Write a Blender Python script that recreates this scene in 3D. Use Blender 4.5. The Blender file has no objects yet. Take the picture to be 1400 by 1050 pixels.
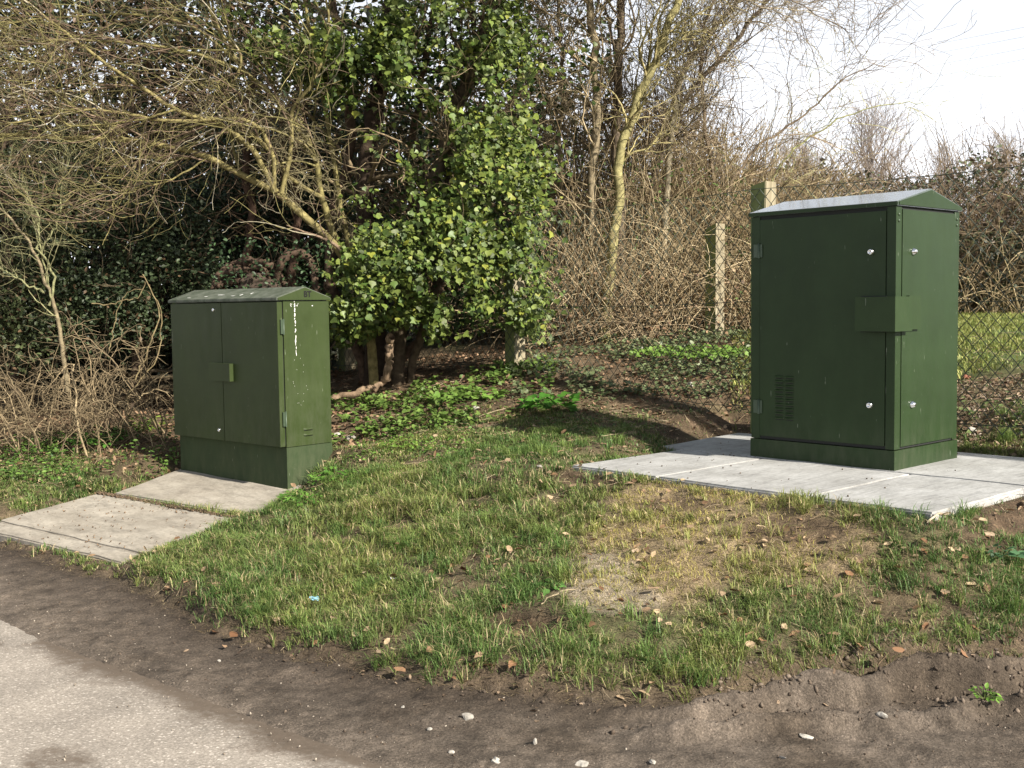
import bpy, bmesh, math, random
import numpy as np
from mathutils import Matrix, Vector
random.seed(7)
rng = np.random.default_rng(11)
S = bpy.context.scene
COL = S.collection
R_ = math.radians

# ------------------------------------------------------------------ camera
EYE = np.array([0, 0, 1.5]); FPX = 1561.3; PITCH = 0.067; ROLL = -0.0129
FW = np.array([0, math.cos(PITCH), -math.sin(PITCH)]); UP0 = np.array([0, math.sin(PITCH), math.cos(PITCH)])
RT0 = np.array([1.0, 0, 0])
RT = math.cos(ROLL)*RT0 + math.sin(ROLL)*UP0
UP = -math.sin(ROLL)*RT0 + math.cos(ROLL)*UP0
cd = bpy.data.cameras.new('camera'); cam = bpy.data.objects.new('camera', cd); COL.objects.link(cam)
cd.sensor_width = 36; cd.lens = FPX/1400*36; cd.clip_start = 0.1; cd.clip_end = 2000
m = Matrix.Identity(4)
for i in range(3):
    m[i][0] = RT[i]; m[i][1] = UP[i]; m[i][2] = -FW[i]; m[i][3] = EYE[i]
cam.matrix_world = m
S.camera = cam

# ------------------------------------------------------------------ light and sky
SUN_AZ = (0.74, -0.67); SUN_EL = 33
wd = bpy.data.worlds.new('World'); S.world = wd; wd.use_nodes = True
nt = wd.node_tree; nt.nodes.clear()
def N(nt, t, **kw):
    n = nt.nodes.new(t)
    for k, v in kw.items(): setattr(n, k, v)
    return n
def inp(n, key, v):
    n.inputs[key].default_value = v
bg = N(nt, 'ShaderNodeBackground'); wo = N(nt, 'ShaderNodeOutputWorld')
sky = N(nt, 'ShaderNodeTexSky'); sky.sky_type = 'NISHITA'; sky.sun_disc = False
sky.sun_elevation = R_(SUN_EL); sky.sun_rotation = math.atan2(SUN_AZ[0], SUN_AZ[1])
sky.air_density = 1.0; sky.dust_density = 2.0; sky.ozone_density = 1.0
tc = N(nt, 'ShaderNodeTexCoord'); sep = N(nt, 'ShaderNodeSeparateXYZ')
nt.links.new(tc.outputs['Generated'], sep.inputs[0])
mr = N(nt, 'ShaderNodeMapRange'); inp(mr, 'From Min', 0.0); inp(mr, 'From Max', 0.45); inp(mr, 'To Min', 1.0); inp(mr, 'To Max', 0.0)
nt.links.new(sep.outputs['Z'], mr.inputs['Value'])
ns = N(nt, 'ShaderNodeTexNoise'); inp(ns, 'Scale', 2.2); inp(ns, 'Detail', 5.0)
mpw = N(nt, 'ShaderNodeMapping'); inp(mpw, 'Scale', (1, 1, 3.0)); nt.links.new(tc.outputs['Generated'], mpw.inputs[0]); nt.links.new(mpw.outputs[0], ns.inputs['Vector'])
cl = N(nt, 'ShaderNodeMix', data_type='RGBA'); inp(cl, 6, (2.2, 2.5, 3.0, 1)); inp(cl, 7, (12.0, 12.2, 12.8, 1))
nt.links.new(mr.outputs[0], cl.inputs[0])
cf = N(nt, 'ShaderNodeMapRange'); inp(cf, 'From Min', 0.3); inp(cf, 'From Max', 0.6); inp(cf, 'To Min', 0.72); inp(cf, 'To Max', 0.97)
nt.links.new(ns.outputs['Fac'], cf.inputs['Value'])
mx = N(nt, 'ShaderNodeMix', data_type='RGBA')
nt.links.new(cf.outputs[0], mx.inputs[0]); nt.links.new(sky.outputs[0], mx.inputs[6]); nt.links.new(cl.outputs[2], mx.inputs[7])
nt.links.new(mx.outputs[2], bg.inputs[0]); inp(bg, 1, 0.075); nt.links.new(bg.outputs[0], wo.inputs[0])
sl = bpy.data.lights.new('sun', 'SUN'); sl.energy = 4.7; sl.angle = R_(1.2); sl.color = (1.0, 0.93, 0.82)
so = bpy.data.objects.new('sun', sl); COL.objects.link(so); so.location = (8, -8, 12)
sd = Vector((SUN_AZ[0]*math.cos(R_(SUN_EL)), SUN_AZ[1]*math.cos(R_(SUN_EL)), math.sin(R_(SUN_EL))))
so.rotation_euler = sd.to_track_quat('Z', 'Y').to_euler()
S.view_settings.view_transform = 'Standard'; S.view_settings.look = 'None'
S.view_settings.exposure = 1.1; S.view_settings.gamma = 1; S.view_settings.use_curve_mapping = False

# ------------------------------------------------------------------ camera based measuring (pixel + distance -> place)
def at(px, py, Y):
    d = FW*FPX + RT*(px-700) + UP*(525-py)
    return EYE + d*(Y/d[1])
def atz(px, py, z):
    d = FW*FPX + RT*(px-700) + UP*(525-py)
    return EYE + d*((z-1.5)/d[2])
def ground_hit(px, py):
    ys = np.arange(3.2, 16, .02); d = FW*FPX + RT*(px-700) + UP*(525-py)
    P = EYE + d*(ys/d[1])[:, None]; h = np.maximum(hgt(P[:, 0], P[:, 1]), .004)
    i = np.argmax(P[:, 2] < h) if (P[:, 2] < h).any() else len(ys)-1
    P[i, 2] = h[i]; return P[i]
def proj(p):
    q = np.asarray(p) - EYE; w = q @ FW
    w = np.where(np.abs(w) < .05, .05, w)
    return 700+FPX*(q @ RT)/w, 525-FPX*(q @ UP)/w

# ------------------------------------------------------------------ helpers
def thing(o, label, cat, group=None):
    o['label'] = label; o['category'] = cat
    if group: o['group'] = group
    return o
def empty(name, loc=(0, 0, 0), rz=0):
    o = bpy.data.objects.new(name, None); COL.objects.link(o); o.location = loc; o.rotation_euler = (0, 0, rz)
    o.empty_display_size = .2
    return o
def link(name, me, mat=None, parent=None, kind=None):
    o = bpy.data.objects.new(name, me); COL.objects.link(o)
    if mat and not me.materials: me.materials.append(mat)
    if parent: o.parent = parent
    if kind: o['kind'] = kind
    return o
def npmesh(name, V, F, C=None, smooth=False):
    """F: list of int arrays (n,3) / (n,4); C: (nv,3) colours"""
    me = bpy.data.meshes.new(name)
    V = np.ascontiguousarray(V, dtype=np.float32).reshape(-1, 3)
    if not isinstance(F, (list, tuple)): F = [F]
    me.vertices.add(len(V)); me.vertices.foreach_set('co', V.ravel())
    idx = np.concatenate([f.ravel() for f in F]).astype(np.int32)
    tot = np.concatenate([np.full(len(f), f.shape[1]) for f in F]).astype(np.int32)
    st = np.concatenate([[0], np.cumsum(tot)[:-1]]).astype(np.int32)
    me.loops.add(len(idx)); me.loops.foreach_set('vertex_index', idx)
    me.polygons.add(len(tot)); me.polygons.foreach_set('loop_start', st); me.polygons.foreach_set('loop_total', tot)
    if smooth: me.polygons.foreach_set('use_smooth', np.ones(len(tot), dtype=bool))
    if C is not None:
        a = me.color_attributes.new('col', 'FLOAT_COLOR', 'POINT')
        c4 = np.ones((len(V), 4), dtype=np.float32); c4[:, :3] = C
        a.data.foreach_set('color', c4.ravel())
    me.update(calc_edges=True)
    return me
def nrm(v): return v/np.maximum(np.linalg.norm(v, axis=-1, keepdims=True), 1e-9)
def tubes(P, R, k=3, C=None):
    """P (M,N,3), R (M,N), C (M,3) -> V,F,C"""
    M, n, _ = P.shape
    T = nrm(np.gradient(P, axis=1))
    ref = np.array([0.31, 0.52, 0.17]); ref = ref/np.linalg.norm(ref)
    U = nrm(np.cross(T, ref)); W = np.cross(T, U)
    a = np.arange(k)*2*np.pi/k
    V = P[:, :, None]+R[:, :, None, None]*(np.cos(a)[:, None]*U[:, :, None]+np.sin(a)[:, None]*W[:, :, None])
    b = (np.arange(M)*n*k)[:, None, None]+(np.arange(n-1)*k)[None, :, None]
    j = np.arange(k)[None, None]; j2 = (j+1) % k
    F = np.stack([b+j, b+j2, b+j2+k, b+j+k], -1).reshape(-1, 4)
    Cc = None
    if C is not None: Cc = np.repeat(C, n*k, axis=0)
    return V.reshape(-1, 3), F, Cc
class Acc:
    def __init__(s): s.V = []; s.F3 = []; s.F4 = []; s.C = []; s.n = 0
    def add(s, V, F, C=None):
        if not isinstance(F, (list, tuple)): F = [F]
        for f in F:
            (s.F4 if f.shape[1] == 4 else s.F3).append(f+s.n)
        s.V.append(V); s.n += len(V)
        s.C.append(C if C is not None else np.full((len(V), 3), .2))
    def mesh(s, name, smooth=False):
        F = []
        if s.F4: F.append(np.concatenate(s.F4))
        if s.F3: F.append(np.concatenate(s.F3))
        return npmesh(name, np.concatenate(s.V), F, np.concatenate(s.C), smooth)
def scatter(TV, TF, pos, X, Y, Z, sc, C):
    """template in local axes X,Y,Z (M,3 each) at pos, scale (M,) or (M,3)"""
    sc = np.asarray(sc, float)
    if sc.ndim == 1: sc = sc[:, None].repeat(3, 1)
    M = len(pos); n = len(TV)
    V = pos[:, None]+TV[None, :, 0:1]*(X*sc[:, 0:1])[:, None]+TV[None, :, 1:2]*(Y*sc[:, 1:2])[:, None]+TV[None, :, 2:3]*(Z*sc[:, 2:3])[:, None]
    off = (np.arange(M)*n)[:, None, None]
    F = [(f[None]+off).reshape(-1, f.shape[1]) for f in TF]
    return V.reshape(-1, 3), F, np.repeat(C, n, axis=0)
def rand_unit(n):
    return nrm(rng.normal(size=(n, 3)))
def frames(Yd, up):
    """leaf frames: Y = along, Z ~ up"""
    Yd = nrm(Yd); X = nrm(np.cross(Yd, up)); Z = np.cross(X, Yd)
    return X, Yd, Z
def grow(P, Rr, n, L, npts, ang, bias, wig, rs, tmin=.15, rtip=.3, tmax=1.0):
    M, K, _ = P.shape
    i = rng.integers(0, M, n); t = rng.uniform(tmin, tmax, n)*(K-1)*.999; i0 = t.astype(int); f = (t-i0)[:, None]
    p = P[i, i0]*(1-f)+P[i, i0+1]*f; tn = nrm(P[i, i0+1]-P[i, i0])
    r0 = (Rr[i, i0]*(1-f[:, 0])+Rr[i, i0+1]*f[:, 0])*rs
    pr = nrm(np.cross(tn, rand_unit(n)))
    a = np.radians(rng.uniform(ang[0], ang[1], n))[:, None]
    d = tn*np.cos(a)+pr*np.sin(a)
    Ln = rng.uniform(L[0], L[1], n)[:, None]/(npts-1)
    Q = np.zeros((n, npts, 3)); Q[:, 0] = p
    b = np.asarray(bias, float)
    for s in range(1, npts):
        d = nrm(d+rng.normal(size=(n, 3))*wig+b)
        Q[:, s] = Q[:, s-1]+d*Ln
    RR = r0[:, None]*np.linspace(1, rtip, npts)[None]
    return Q, RR
def resample(pts, n, jit=0.0):
    pts = np.array(pts, float); s = np.concatenate([[0], np.cumsum(np.linalg.norm(np.diff(pts, axis=0), axis=1))])
    # Catmull-Rom for softness
    out = []
    for u in np.linspace(0, s[-1], n):
        i = min(max(np.searchsorted(s, u)-1, 0), len(pts)-2); t = (u-s[i])/max(s[i+1]-s[i], 1e-9)
        p0 = pts[max(i-1, 0)]; p1 = pts[i]; p2 = pts[i+1]; p3 = pts[min(i+2, len(pts)-1)]
        out.append(.5*((2*p1)+(-p0+p2)*t+(2*p0-5*p1+4*p2-p3)*t*t+(-p0+3*p1-3*p2+p3)*t**3))
    out = np.array(out)
    if jit: out[1:-1] += rng.normal(size=(n-2, 3))*jit
    return out
_T = rng.random((256, 256))
def vn(x, y, s=0):
    x = np.asarray(x, float)+s*17.3; y = np.asarray(y, float)+s*41.7
    xi = np.floor(x).astype(int); yi = np.floor(y).astype(int); u = x-xi; v = y-yi
    u = u*u*(3-2*u); v = v*v*(3-2*v)
    a = _T[xi & 255, yi & 255]; b = _T[(xi+1) & 255, yi & 255]; c = _T[xi & 255, (yi+1) & 255]; d = _T[(xi+1) & 255, (yi+1) & 255]
    return (a*(1-u)+b*u)*(1-v)+(c*(1-u)+d*u)*v
def fbm(x, y, s=0, o=4):
    r = 0; a = 1; t = 0
    for k in range(o):
        r = r+a*vn(x*2**k, y*2**k, s+k*3); t += a; a *= .5
    return r/t-.5
def sst(a, b, x):
    t = np.clip((x-a)/(b-a), 0, 1); return t*t*(3-2*t)
def ell(u, v, cx, cy, rx, ry):
    """soft blob: 1 inside, 0 outside"""
    return 1-sst(.7, 1.25, np.hypot((u-cx)/rx, (v-cy)/ry))

# ------------------------------------------------------------------ materials
def mat(name, build):
    m = bpy.data.materials.new(name); m.use_nodes = True
    nt = m.node_tree; nt.nodes.clear(); o = N(nt, 'ShaderNodeOutputMaterial')
    build(nt, o); return m
def pr(nt, col=None, rough=.6, metal=0, spec=.5):
    p = N(nt, 'ShaderNodeBsdfPrincipled'); inp(p, 'Roughness', rough); inp(p, 'Metallic', metal); inp(p, 'Specular IOR Level', spec)
    if col: inp(p, 'Base Color', (*col, 1))
    return p
def noise(nt, scale, detail=4, coord='Object', rough=.55, dist=0):
    t = N(nt, 'ShaderNodeTexCoord'); n = N(nt, 'ShaderNodeTexNoise'); inp(n, 'Scale', scale); inp(n, 'Detail', detail); inp(n, 'Roughness', rough); inp(n, 'Distortion', dist)
    nt.links.new(t.outputs[coord], n.inputs['Vector']); return n
def ramp(nt, src, stops):
    r = N(nt, 'ShaderNodeValToRGB'); e = r.color_ramp.elements
    while len(e) < len(stops): e.new(.5)
    for i, (p, c) in enumerate(stops):
        e[i].position = p; e[i].color = (*c, 1) if len(c) == 3 else c
    nt.links.new(src, r.inputs[0]); return r
def g3(v): return (v, v, v)
def mul(nt, a, b, fac=1.0, mode='MULTIPLY'):
    x = N(nt, 'ShaderNodeMix', data_type='RGBA', blend_type=mode); inp(x, 0, fac)
    nt.links.new(a, x.inputs[6]); nt.links.new(b, x.inputs[7]); return x.outputs[2]
def bump(nt, p, src, strength=.5, dist=.01):
    b = N(nt, 'ShaderNodeBump'); inp(b, 'Strength', strength); inp(b, 'Distance', dist)
    nt.links.new(src, b.inputs['Height']); nt.links.new(b.outputs[0], p.inputs['Normal']); return b
def leafmat(name, rough=.45, transl=.35, spec=.5, nz=30, gain=1.0):
    def f(nt, o):
        a = N(nt, 'ShaderNodeAttribute', attribute_name='col')
        n = noise(nt, nz, 2); r = ramp(nt, n.outputs[0], [(.3, g3(.7*gain)), (.7, g3(1.2*gain))])
        c = mul(nt, a.outputs[0], r.outputs[0])
        p = pr(nt, rough=rough, spec=spec); nt.links.new(c, p.inputs['Base Color'])
        t = N(nt, 'ShaderNodeBsdfTranslucent'); nt.links.new(c, t.inputs[0])
        m = N(nt, 'ShaderNodeMixShader'); inp(m, 0, transl)
        nt.links.new(p.outputs[0], m.inputs[1]); nt.links.new(t.outputs[0], m.inputs[2]); nt.links.new(m.outputs[0], o.inputs[0])
    return mat(name, f)
def barkmat(name, scale=18, lo=.5, hi=1.35, rough=.85):
    def f(nt, o):
        a = N(nt, 'ShaderNodeAttribute', attribute_name='col')
        n = noise(nt, scale, 4); r = ramp(nt, n.outputs[0], [(.3, g3(lo)), (.7, g3(hi))])
        c = mul(nt, a.outputs[0], r.outputs[0])
        p = pr(nt, rough=rough, spec=.2); nt.links.new(c, p.inputs['Base Color'])
        n2 = noise(nt, scale*4, 3); bump(nt, p, n2.outputs[0], .6, .01)
        nt.links.new(p.outputs[0], o.inputs[0])
    return mat(name, f)
M_leaf = leafmat('glossy_ivy_leaf', .5, .2, .35)
M_dleaf = leafmat('dull_leaf', .5, .12, .35)
M_grass = leafmat('grass_blade', .5, .3, .3, 8, 1.2)
M_bark = barkmat('bark')
M_litter = leafmat('dead_leaf', .75, .15, .2, 60)
def f_leafobj(nt, o):
    oi = N(nt, 'ShaderNodeObjectInfo')
    r = ramp(nt, oi.outputs['Random'], [(0, (.05, .095, .018)), (.4, (.085, .145, .028)), (.75, (.12, .18, .035)), (1, (.20, .24, .05))])
    p = pr(nt, rough=.45, spec=.4); nt.links.new(r.outputs[0], p.inputs['Base Color'])
    t = N(nt, 'ShaderNodeBsdfTranslucent'); nt.links.new(r.outputs[0], t.inputs[0])
    m = N(nt, 'ShaderNodeMixShader'); inp(m, 0, .18); nt.links.new(p.outputs[0], m.inputs[1]); nt.links.new(t.outputs[0], m.inputs[2]); nt.links.new(m.outputs[0], o.inputs[0])
M_leafobj = mat('single_ivy_leaf', f_leafobj)
def f_dead(nt, o):
    oi = N(nt, 'ShaderNodeObjectInfo')
    r = ramp(nt, oi.outputs['Random'], [(0, (.16, .08, .04)), (.35, (.27, .15, .08)), (.7, (.38, .25, .15)), (1, (.5, .38, .26))])
    n = noise(nt, 60, 3); r2 = ramp(nt, n.outputs[0], [(.3, g3(.6)), (.7, g3(1.1))])
    p = pr(nt, rough=.7, spec=.25); nt.links.new(mul(nt, r.outputs[0], r2.outputs[0]), p.inputs['Base Color']); nt.links.new(p.outputs[0], o.inputs[0])
M_dead = mat('single_dead_leaf', f_dead)
def f_stone(nt, o):
    oi = N(nt, 'ShaderNodeObjectInfo')
    r = ramp(nt, oi.outputs['Random'], [(0, (.26, .24, .21)), (.5, (.42, .39, .34)), (1, (.5, .47, .41))])
    n = noise(nt, 40, 4); r2 = ramp(nt, n.outputs[0], [(.3, g3(.6)), (.7, g3(1.1))])
    p = pr(nt, rough=.8, spec=.3); nt.links.new(mul(nt, r.outputs[0], r2.outputs[0]), p.inputs['Base Color']); bump(nt, p, n.outputs[0], .5, .01); nt.links.new(p.outputs[0], o.inputs[0])
M_stone = mat('stone', f_stone)
def f_ground(nt, o):
    a = N(nt, 'ShaderNodeAttribute', attribute_name='col')
    n = noise(nt, 9, 5, rough=.7); r = ramp(nt, n.outputs[0], [(.3, g3(.62)), (.7, g3(1.3))])
    n2 = noise(nt, 120, 4, rough=.75); r2 = ramp(nt, n2.outputs[0], [(.3, g3(.4)), (.6, g3(1.15)), (.72, g3(2.1))])
    c = mul(nt, mul(nt, a.outputs[0], r.outputs[0]), r2.outputs[0])
    p = pr(nt, rough=.9, spec=.2); nt.links.new(c, p.inputs['Base Color'])
    n3 = noise(nt, 70, 6, rough=.75); b = bump(nt, p, n3.outputs[0], .9, .02)
    nt.links.new(p.outputs[0], o.inputs[0])
M_ground = mat('soil', f_ground)
def f_road(nt, o):
    a = N(nt, 'ShaderNodeAttribute', attribute_name='col'); sp = N(nt, 'ShaderNodeSeparateColor'); nt.links.new(a.outputs[0], sp.inputs[0])
    t = N(nt, 'ShaderNodeTexCoord')
    v = N(nt, 'ShaderNodeTexVoronoi'); inp(v, 'Scale', 130.0); nt.links.new(t.outputs['Object'], v.inputs['Vector'])
    sv = N(nt, 'ShaderNodeSeparateColor'); nt.links.new(v.outputs['Color'], sv.inputs[0])
    stones = ramp(nt, sv.outputs[0], [(0, (.25, .22, .185)), (.45, (.32, .283, .24)), (.9, (.38, .335, .285)), (1, (.60, .54, .47))])
    d = ramp(nt, v.outputs['Distance'], [(.25, g3(1)), (.75, g3(.8))])
    c = mul(nt, stones.outputs[0], d.outputs[0])
    n = noise(nt, 3.0, 5); r = ramp(nt, n.outputs[0], [(.3, g3(.8)), (.7, g3(1.15))]); c = mul(nt, c, r.outputs[0])
    n2 = noise(nt, 14, 6, rough=.75); ad = N(nt, 'ShaderNodeMath', operation='MULTIPLY_ADD'); nt.links.new(n2.outputs[0], ad.inputs[0]); inp(ad, 1, .9); nt.links.new(sp.outputs[0], ad.inputs[2])
    mf = ramp(nt, ad.outputs[0], [(.62, g3(0)), (1.05, g3(.93))])
    mud = N(nt, 'ShaderNodeMix', data_type='RGBA'); nt.links.new(mf.outputs[0], mud.inputs[0]); nt.links.new(c, mud.inputs[6])
    mc = ramp(nt, n2.outputs[0], [(.3, (.075, .056, .04)), (.7, (.13, .1, .075))]); nt.links.new(mc.outputs[0], mud.inputs[7])
    p = pr(nt, rough=.85, spec=.25); nt.links.new(mud.outputs[2], p.inputs['Base Color'])
    bump(nt, p, d.outputs[0], .5, .004)
    nt.links.new(p.outputs[0], o.inputs[0])
M_road = mat('worn_asphalt', f_road)
def concrete(name, a, b, dark=.5, streak=None, org=(0, 0, 0), rz=0):
    def f(nt, o):
        t = N(nt, 'ShaderNodeTexCoord')
        n = noise(nt, 2.2, 6, rough=.7); r = ramp(nt, n.outputs[0], [(.28, a), (.66, b)])
        n2 = noise(nt, 45, 5, rough=.7); r2 = ramp(nt, n2.outputs[0], [(.25, g3(.75)), (.6, g3(1.05))])
        c = mul(nt, r.outputs[0], r2.outputs[0])
        mp = N(nt, 'ShaderNodeMapping'); inp(mp, 'Scale', (3.0, 26.0, 3)) if streak else inp(mp, 'Scale', (9, 3, 3))
        nt.links.new(t.outputs['Object'], mp.inputs[0])
        n3 = N(nt, 'ShaderNodeTexNoise'); inp(n3, 'Scale', 1.3); inp(n3, 'Detail', 6.0); inp(n3, 'Roughness', .72); nt.links.new(mp.outputs[0], n3.inputs[0])
        r3 = ramp(nt, n3.outputs[0], [(.3, g3(dark)), (.52, g3(1.0))]); c = mul(nt, c, r3.outputs[0], .75)
        p = pr(nt, rough=.85, spec=.3); nt.links.new(c, p.inputs['Base Color'])
        bump(nt, p, n2.outputs[0], .35, .005); nt.links.new(p.outputs[0], o.inputs[0])
    return mat(name, f)
M_conc_new = concrete('new_concrete', (.27, .265, .25), (.47, .47, .46), .5, True)
M_conc_old = concrete('old_concrete', (.23, .20, .16), (.44, .40, .335), .5)
def paint(name, col, rough=.32, dust=(.2, .2, .15), dustamt=.25, z1=.4, coat=0):
    def f(nt, o):
        n = noise(nt, 4, 5, rough=.65); r = ramp(nt, n.outputs[0], [(.3, g3(.86)), (.7, g3(1.12))])
        cc = N(nt, 'ShaderNodeRGB'); cc.outputs[0].default_value = (*col, 1)
        c = mul(nt, cc.outputs[0], r.outputs[0])
        t = N(nt, 'ShaderNodeTexCoord'); sp = N(nt, 'ShaderNodeSeparateXYZ'); nt.links.new(t.outputs['Object'], sp.inputs[0])
        mrr = N(nt, 'ShaderNodeMapRange'); inp(mrr, 'From Min', 0.0); inp(mrr, 'From Max', z1); inp(mrr, 'To Min', 1.0); inp(mrr, 'To Max', 0.12); nt.links.new(sp.outputs['Z'], mrr.inputs[0])
        mp = N(nt, 'ShaderNodeMapping'); inp(mp, 'Scale', (6, 6, 1.6)); nt.links.new(t.outputs['Object'], mp.inputs[0])
        n2 = N(nt, 'ShaderNodeTexNoise'); inp(n2, 'Scale', 2.5); inp(n2, 'Detail', 8.0); inp(n2, 'Roughness', .75); nt.links.new(mp.outputs[0], n2.inputs[0])
        rr = ramp(nt, n2.outputs[0], [(.42, g3(0)), (.75, g3(1))])
        mm = N(nt, 'ShaderNodeMath', operation='MULTIPLY'); nt.links.new(mrr.outputs[0], mm.inputs[0]); nt.links.new(rr.outputs[0], mm.inputs[1])
        m2 = N(nt, 'ShaderNodeMath', operation='MULTIPLY'); nt.links.new(mm.outputs[0], m2.inputs[0]); inp(m2, 1, dustamt)
        mxx = N(nt, 'ShaderNodeMix', data_type='RGBA'); nt.links.new(m2.outputs[0], mxx.inputs[0]); nt.links.new(c, mxx.inputs[6]); inp(mxx, 7, (*dust, 1))
        # sparse pale scratches
        mp3 = N(nt, 'ShaderNodeMapping'); inp(mp3, 'Scale', (9, 9, 1.3)); inp(mp3, 'Rotation', (.5, .3, .2)); nt.links.new(t.outputs['Object'], mp3.inputs[0])
        n4 = N(nt, 'ShaderNodeTexNoise'); inp(n4, 'Scale', 9.0); inp(n4, 'Detail', 2.0); nt.links.new(mp3.outputs[0], n4.inputs[0])
        r4 = ramp(nt, n4.outputs[0], [(.735, g3(0)), (.76, g3(.4))])
        mx4 = N(nt, 'ShaderNodeMix', data_type='RGBA'); nt.links.new(r4.outputs[0], mx4.inputs[0]); nt.links.new(mxx.outputs[2], mx4.inputs[6]); inp(mx4, 7, (.3, .33, .26, 1))
        p = pr(nt, rough=rough, spec=.15); nt.links.new(mx4.outputs[2], p.inputs['Base Color'])
        inp(p, 'Coat Weight', coat); inp(p, 'Coat Roughness', .06); inp(p, 'Coat IOR', 1.65)
        rg = ramp(nt, n2.outputs[0], [(.3, g3(rough*.85)), (.7, g3(rough*1.35))]); nt.links.new(rg.outputs[0], p.inputs['Roughness'])
        n5 = noise(nt, 250, 2); n6 = noise(nt, 1.6, 2); bb = bump(nt, p, n5.outputs[0], .06, .002)
        b2 = N(nt, 'ShaderNodeBump'); inp(b2, 'Strength', .25); inp(b2, 'Distance', .01); nt.links.new(n6.outputs[0], b2.inputs['Height']); nt.links.new(b2.outputs[0], bb.inputs['Normal'])
        nt.links.new(p.outputs[0], o.inputs[0])
    return mat(name, f)
M_green = paint('dark_green_paint', (.0235, .042, .0165), .34, (.13, .125, .09), .3, .28)
M_green_roof = paint('dark_green_roof_paint', (.05, .07, .05), .12, (.3, .32, .3), .08, 3.0, 1.0)
M_green_cover = paint('cover_green_paint', (.027, .047, .018), .4, (.16, .15, .11), .4, .3)
M_green_old = paint('weathered_green_paint', (.036, .052, .0175), .42, (.13, .135, .10), .4, .9)
M_plinth_old = paint('dusty_green_plinth', (.036, .054, .024), .7, (.10, .11, .065), .6, .6)
def simple(name, col, rough=.5, metal=0, nz=None):
    def f(nt, o):
        p = pr(nt, col, rough, metal)
        if nz:
            n = noise(nt, nz, 5); r = ramp(nt, n.outputs[0], [(.3, tuple(c*.6 for c in col)), (.7, tuple(min(1, c*1.25) for c in col))]); nt.links.new(r.outputs[0], p.inputs['Base Color']); bump(nt, p, n.outputs[0], .4, .005)
        nt.links.new(p.outputs[0], o.inputs[0])
    return mat(name, f)
M_steel = simple('chrome', (.8, .8, .8), .18, 1)
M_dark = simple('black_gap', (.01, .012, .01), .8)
M_black = simple('black_print', (.004, .004, .004), .95)
M_white = simple('white_dropping', (.7, .7, .66), .8)
M_wire = simple('plastic_coated_wire', (.05, .065, .045), .5)
M_cable = simple('grey_cable', (.6, .6, .62), .6)
M_galv = simple('galvanised_hinge', (.05, .075, .045), .45, .2)
def f_post(nt, o):
    t = N(nt, 'ShaderNodeTexCoord'); mp = N(nt, 'ShaderNodeMapping'); inp(mp, 'Scale', (14, 14, 2.5)); nt.links.new(t.outputs['Object'], mp.inputs[0])
    n = N(nt, 'ShaderNodeTexNoise'); inp(n, 'Scale', 2.0); inp(n, 'Detail', 6.0); nt.links.new(mp.outputs[0], n.inputs[0])
    r = ramp(nt, n.outputs[0], [(.3, (.20, .17, .11)), (.7, (.33, .29, .20))])
    g = N(nt, 'ShaderNodeNewGeometry'); v = N(nt, 'ShaderNodeVectorMath', operation='DOT_PRODUCT'); nt.links.new(g.outputs['True Normal'], v.inputs[0]); v.inputs[1].default_value = (-.8, -.6, .1)
    n2 = noise(nt, 7, 5); ad = N(nt, 'ShaderNodeMath', operation='MULTIPLY_ADD'); nt.links.new(v.outputs['Value'], ad.inputs[0]); inp(ad, 1, .7); nt.links.new(n2.outputs[0], ad.inputs[2])
    mf = ramp(nt, ad.outputs[0], [(.6, g3(0)), (.95, g3(.85))])
    x = N(nt, 'ShaderNodeMix', data_type='RGBA'); nt.links.new(mf.outputs[0], x.inputs[0]); nt.links.new(r.outputs[0], x.inputs[6]); inp(x, 7, (.14, .175, .06, 1))
    p = pr(nt, rough=.9, spec=.2); nt.links.new(x.outputs[2], p.inputs['Base Color']); bump(nt, p, n.outputs[0], .4, .01); nt.links.new(p.outputs[0], o.inputs[0])
M_post = mat('mossy_concrete_post', f_post)

# ------------------------------------------------------------------ layout frame of the big cabinet
YAW = 0.7414
A = np.array([math.cos(YAW), math.sin(YAW)]); B = np.array([-math.sin(YAW), math.cos(YAW)])
SF = np.array([1.9, 5.12]); SZ = .548                       # front corner and level of the new slab
CABO = np.array([2.1584, 6.4246])
YAW2 = 0.836
A2 = np.array([math.cos(YAW2), math.sin(YAW2)]); B2 = np.array([-math.sin(YAW2), math.cos(YAW2)])
CAB2 = np.array([-1.5902, 7.9873, .2754])
LS_A = np.array([-2.29, 6.57, .05]); LS_B = np.array([-1.76, 7.39, .14]); LS_C = np.array([-3.06, 8.34, .175]); LS_D = LS_A+LS_C-LS_B
US = [np.array([-1.70, 7.46, .150]), np.array([-1.50, 8.06, .262]), np.array([-2.60, 9.00, .272]), np.array([-2.93, 8.30, .180])]

# ------------------------------------------------------------------ ground height
def interp(x, pts):
    p = np.array(pts); return np.interp(x, p[:, 0], p[:, 1])
GE = [(-40, 44), (-12, 16), (-8, 12), (-5, 9.0), (-3.34, 7.34), (-2.14, 6.17), (-1.38, 5.26), (-.79, 4.73), (-.3, 4.42), (.12, 4.23), (.67, 4.17), (1.09, 4.24), (2.05, 4.51), (3.5, 4.9), (8, 6.2), (40, 14)]
AE = [(-40, 42.5), (-12, 14.6), (-8, 10.8), (-5, 8.0), (-3.4, 6.3), (-2.52, 5.49), (-2.15, 5.11), (-1.51, 4.57), (-.95, 4.06), (-.45, 3.65), (.1, 3.35), (1, 3.0), (2, 2.7), (5, 2.2), (40, 2)]
def dist_ge(x, y):
    s = (interp(x+.05, GE)-interp(x-.05, GE))/.1
    return (y-interp(x, GE))/np.sqrt(1+s*s) + fbm(x*3, y*3, 2)*.16
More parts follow.
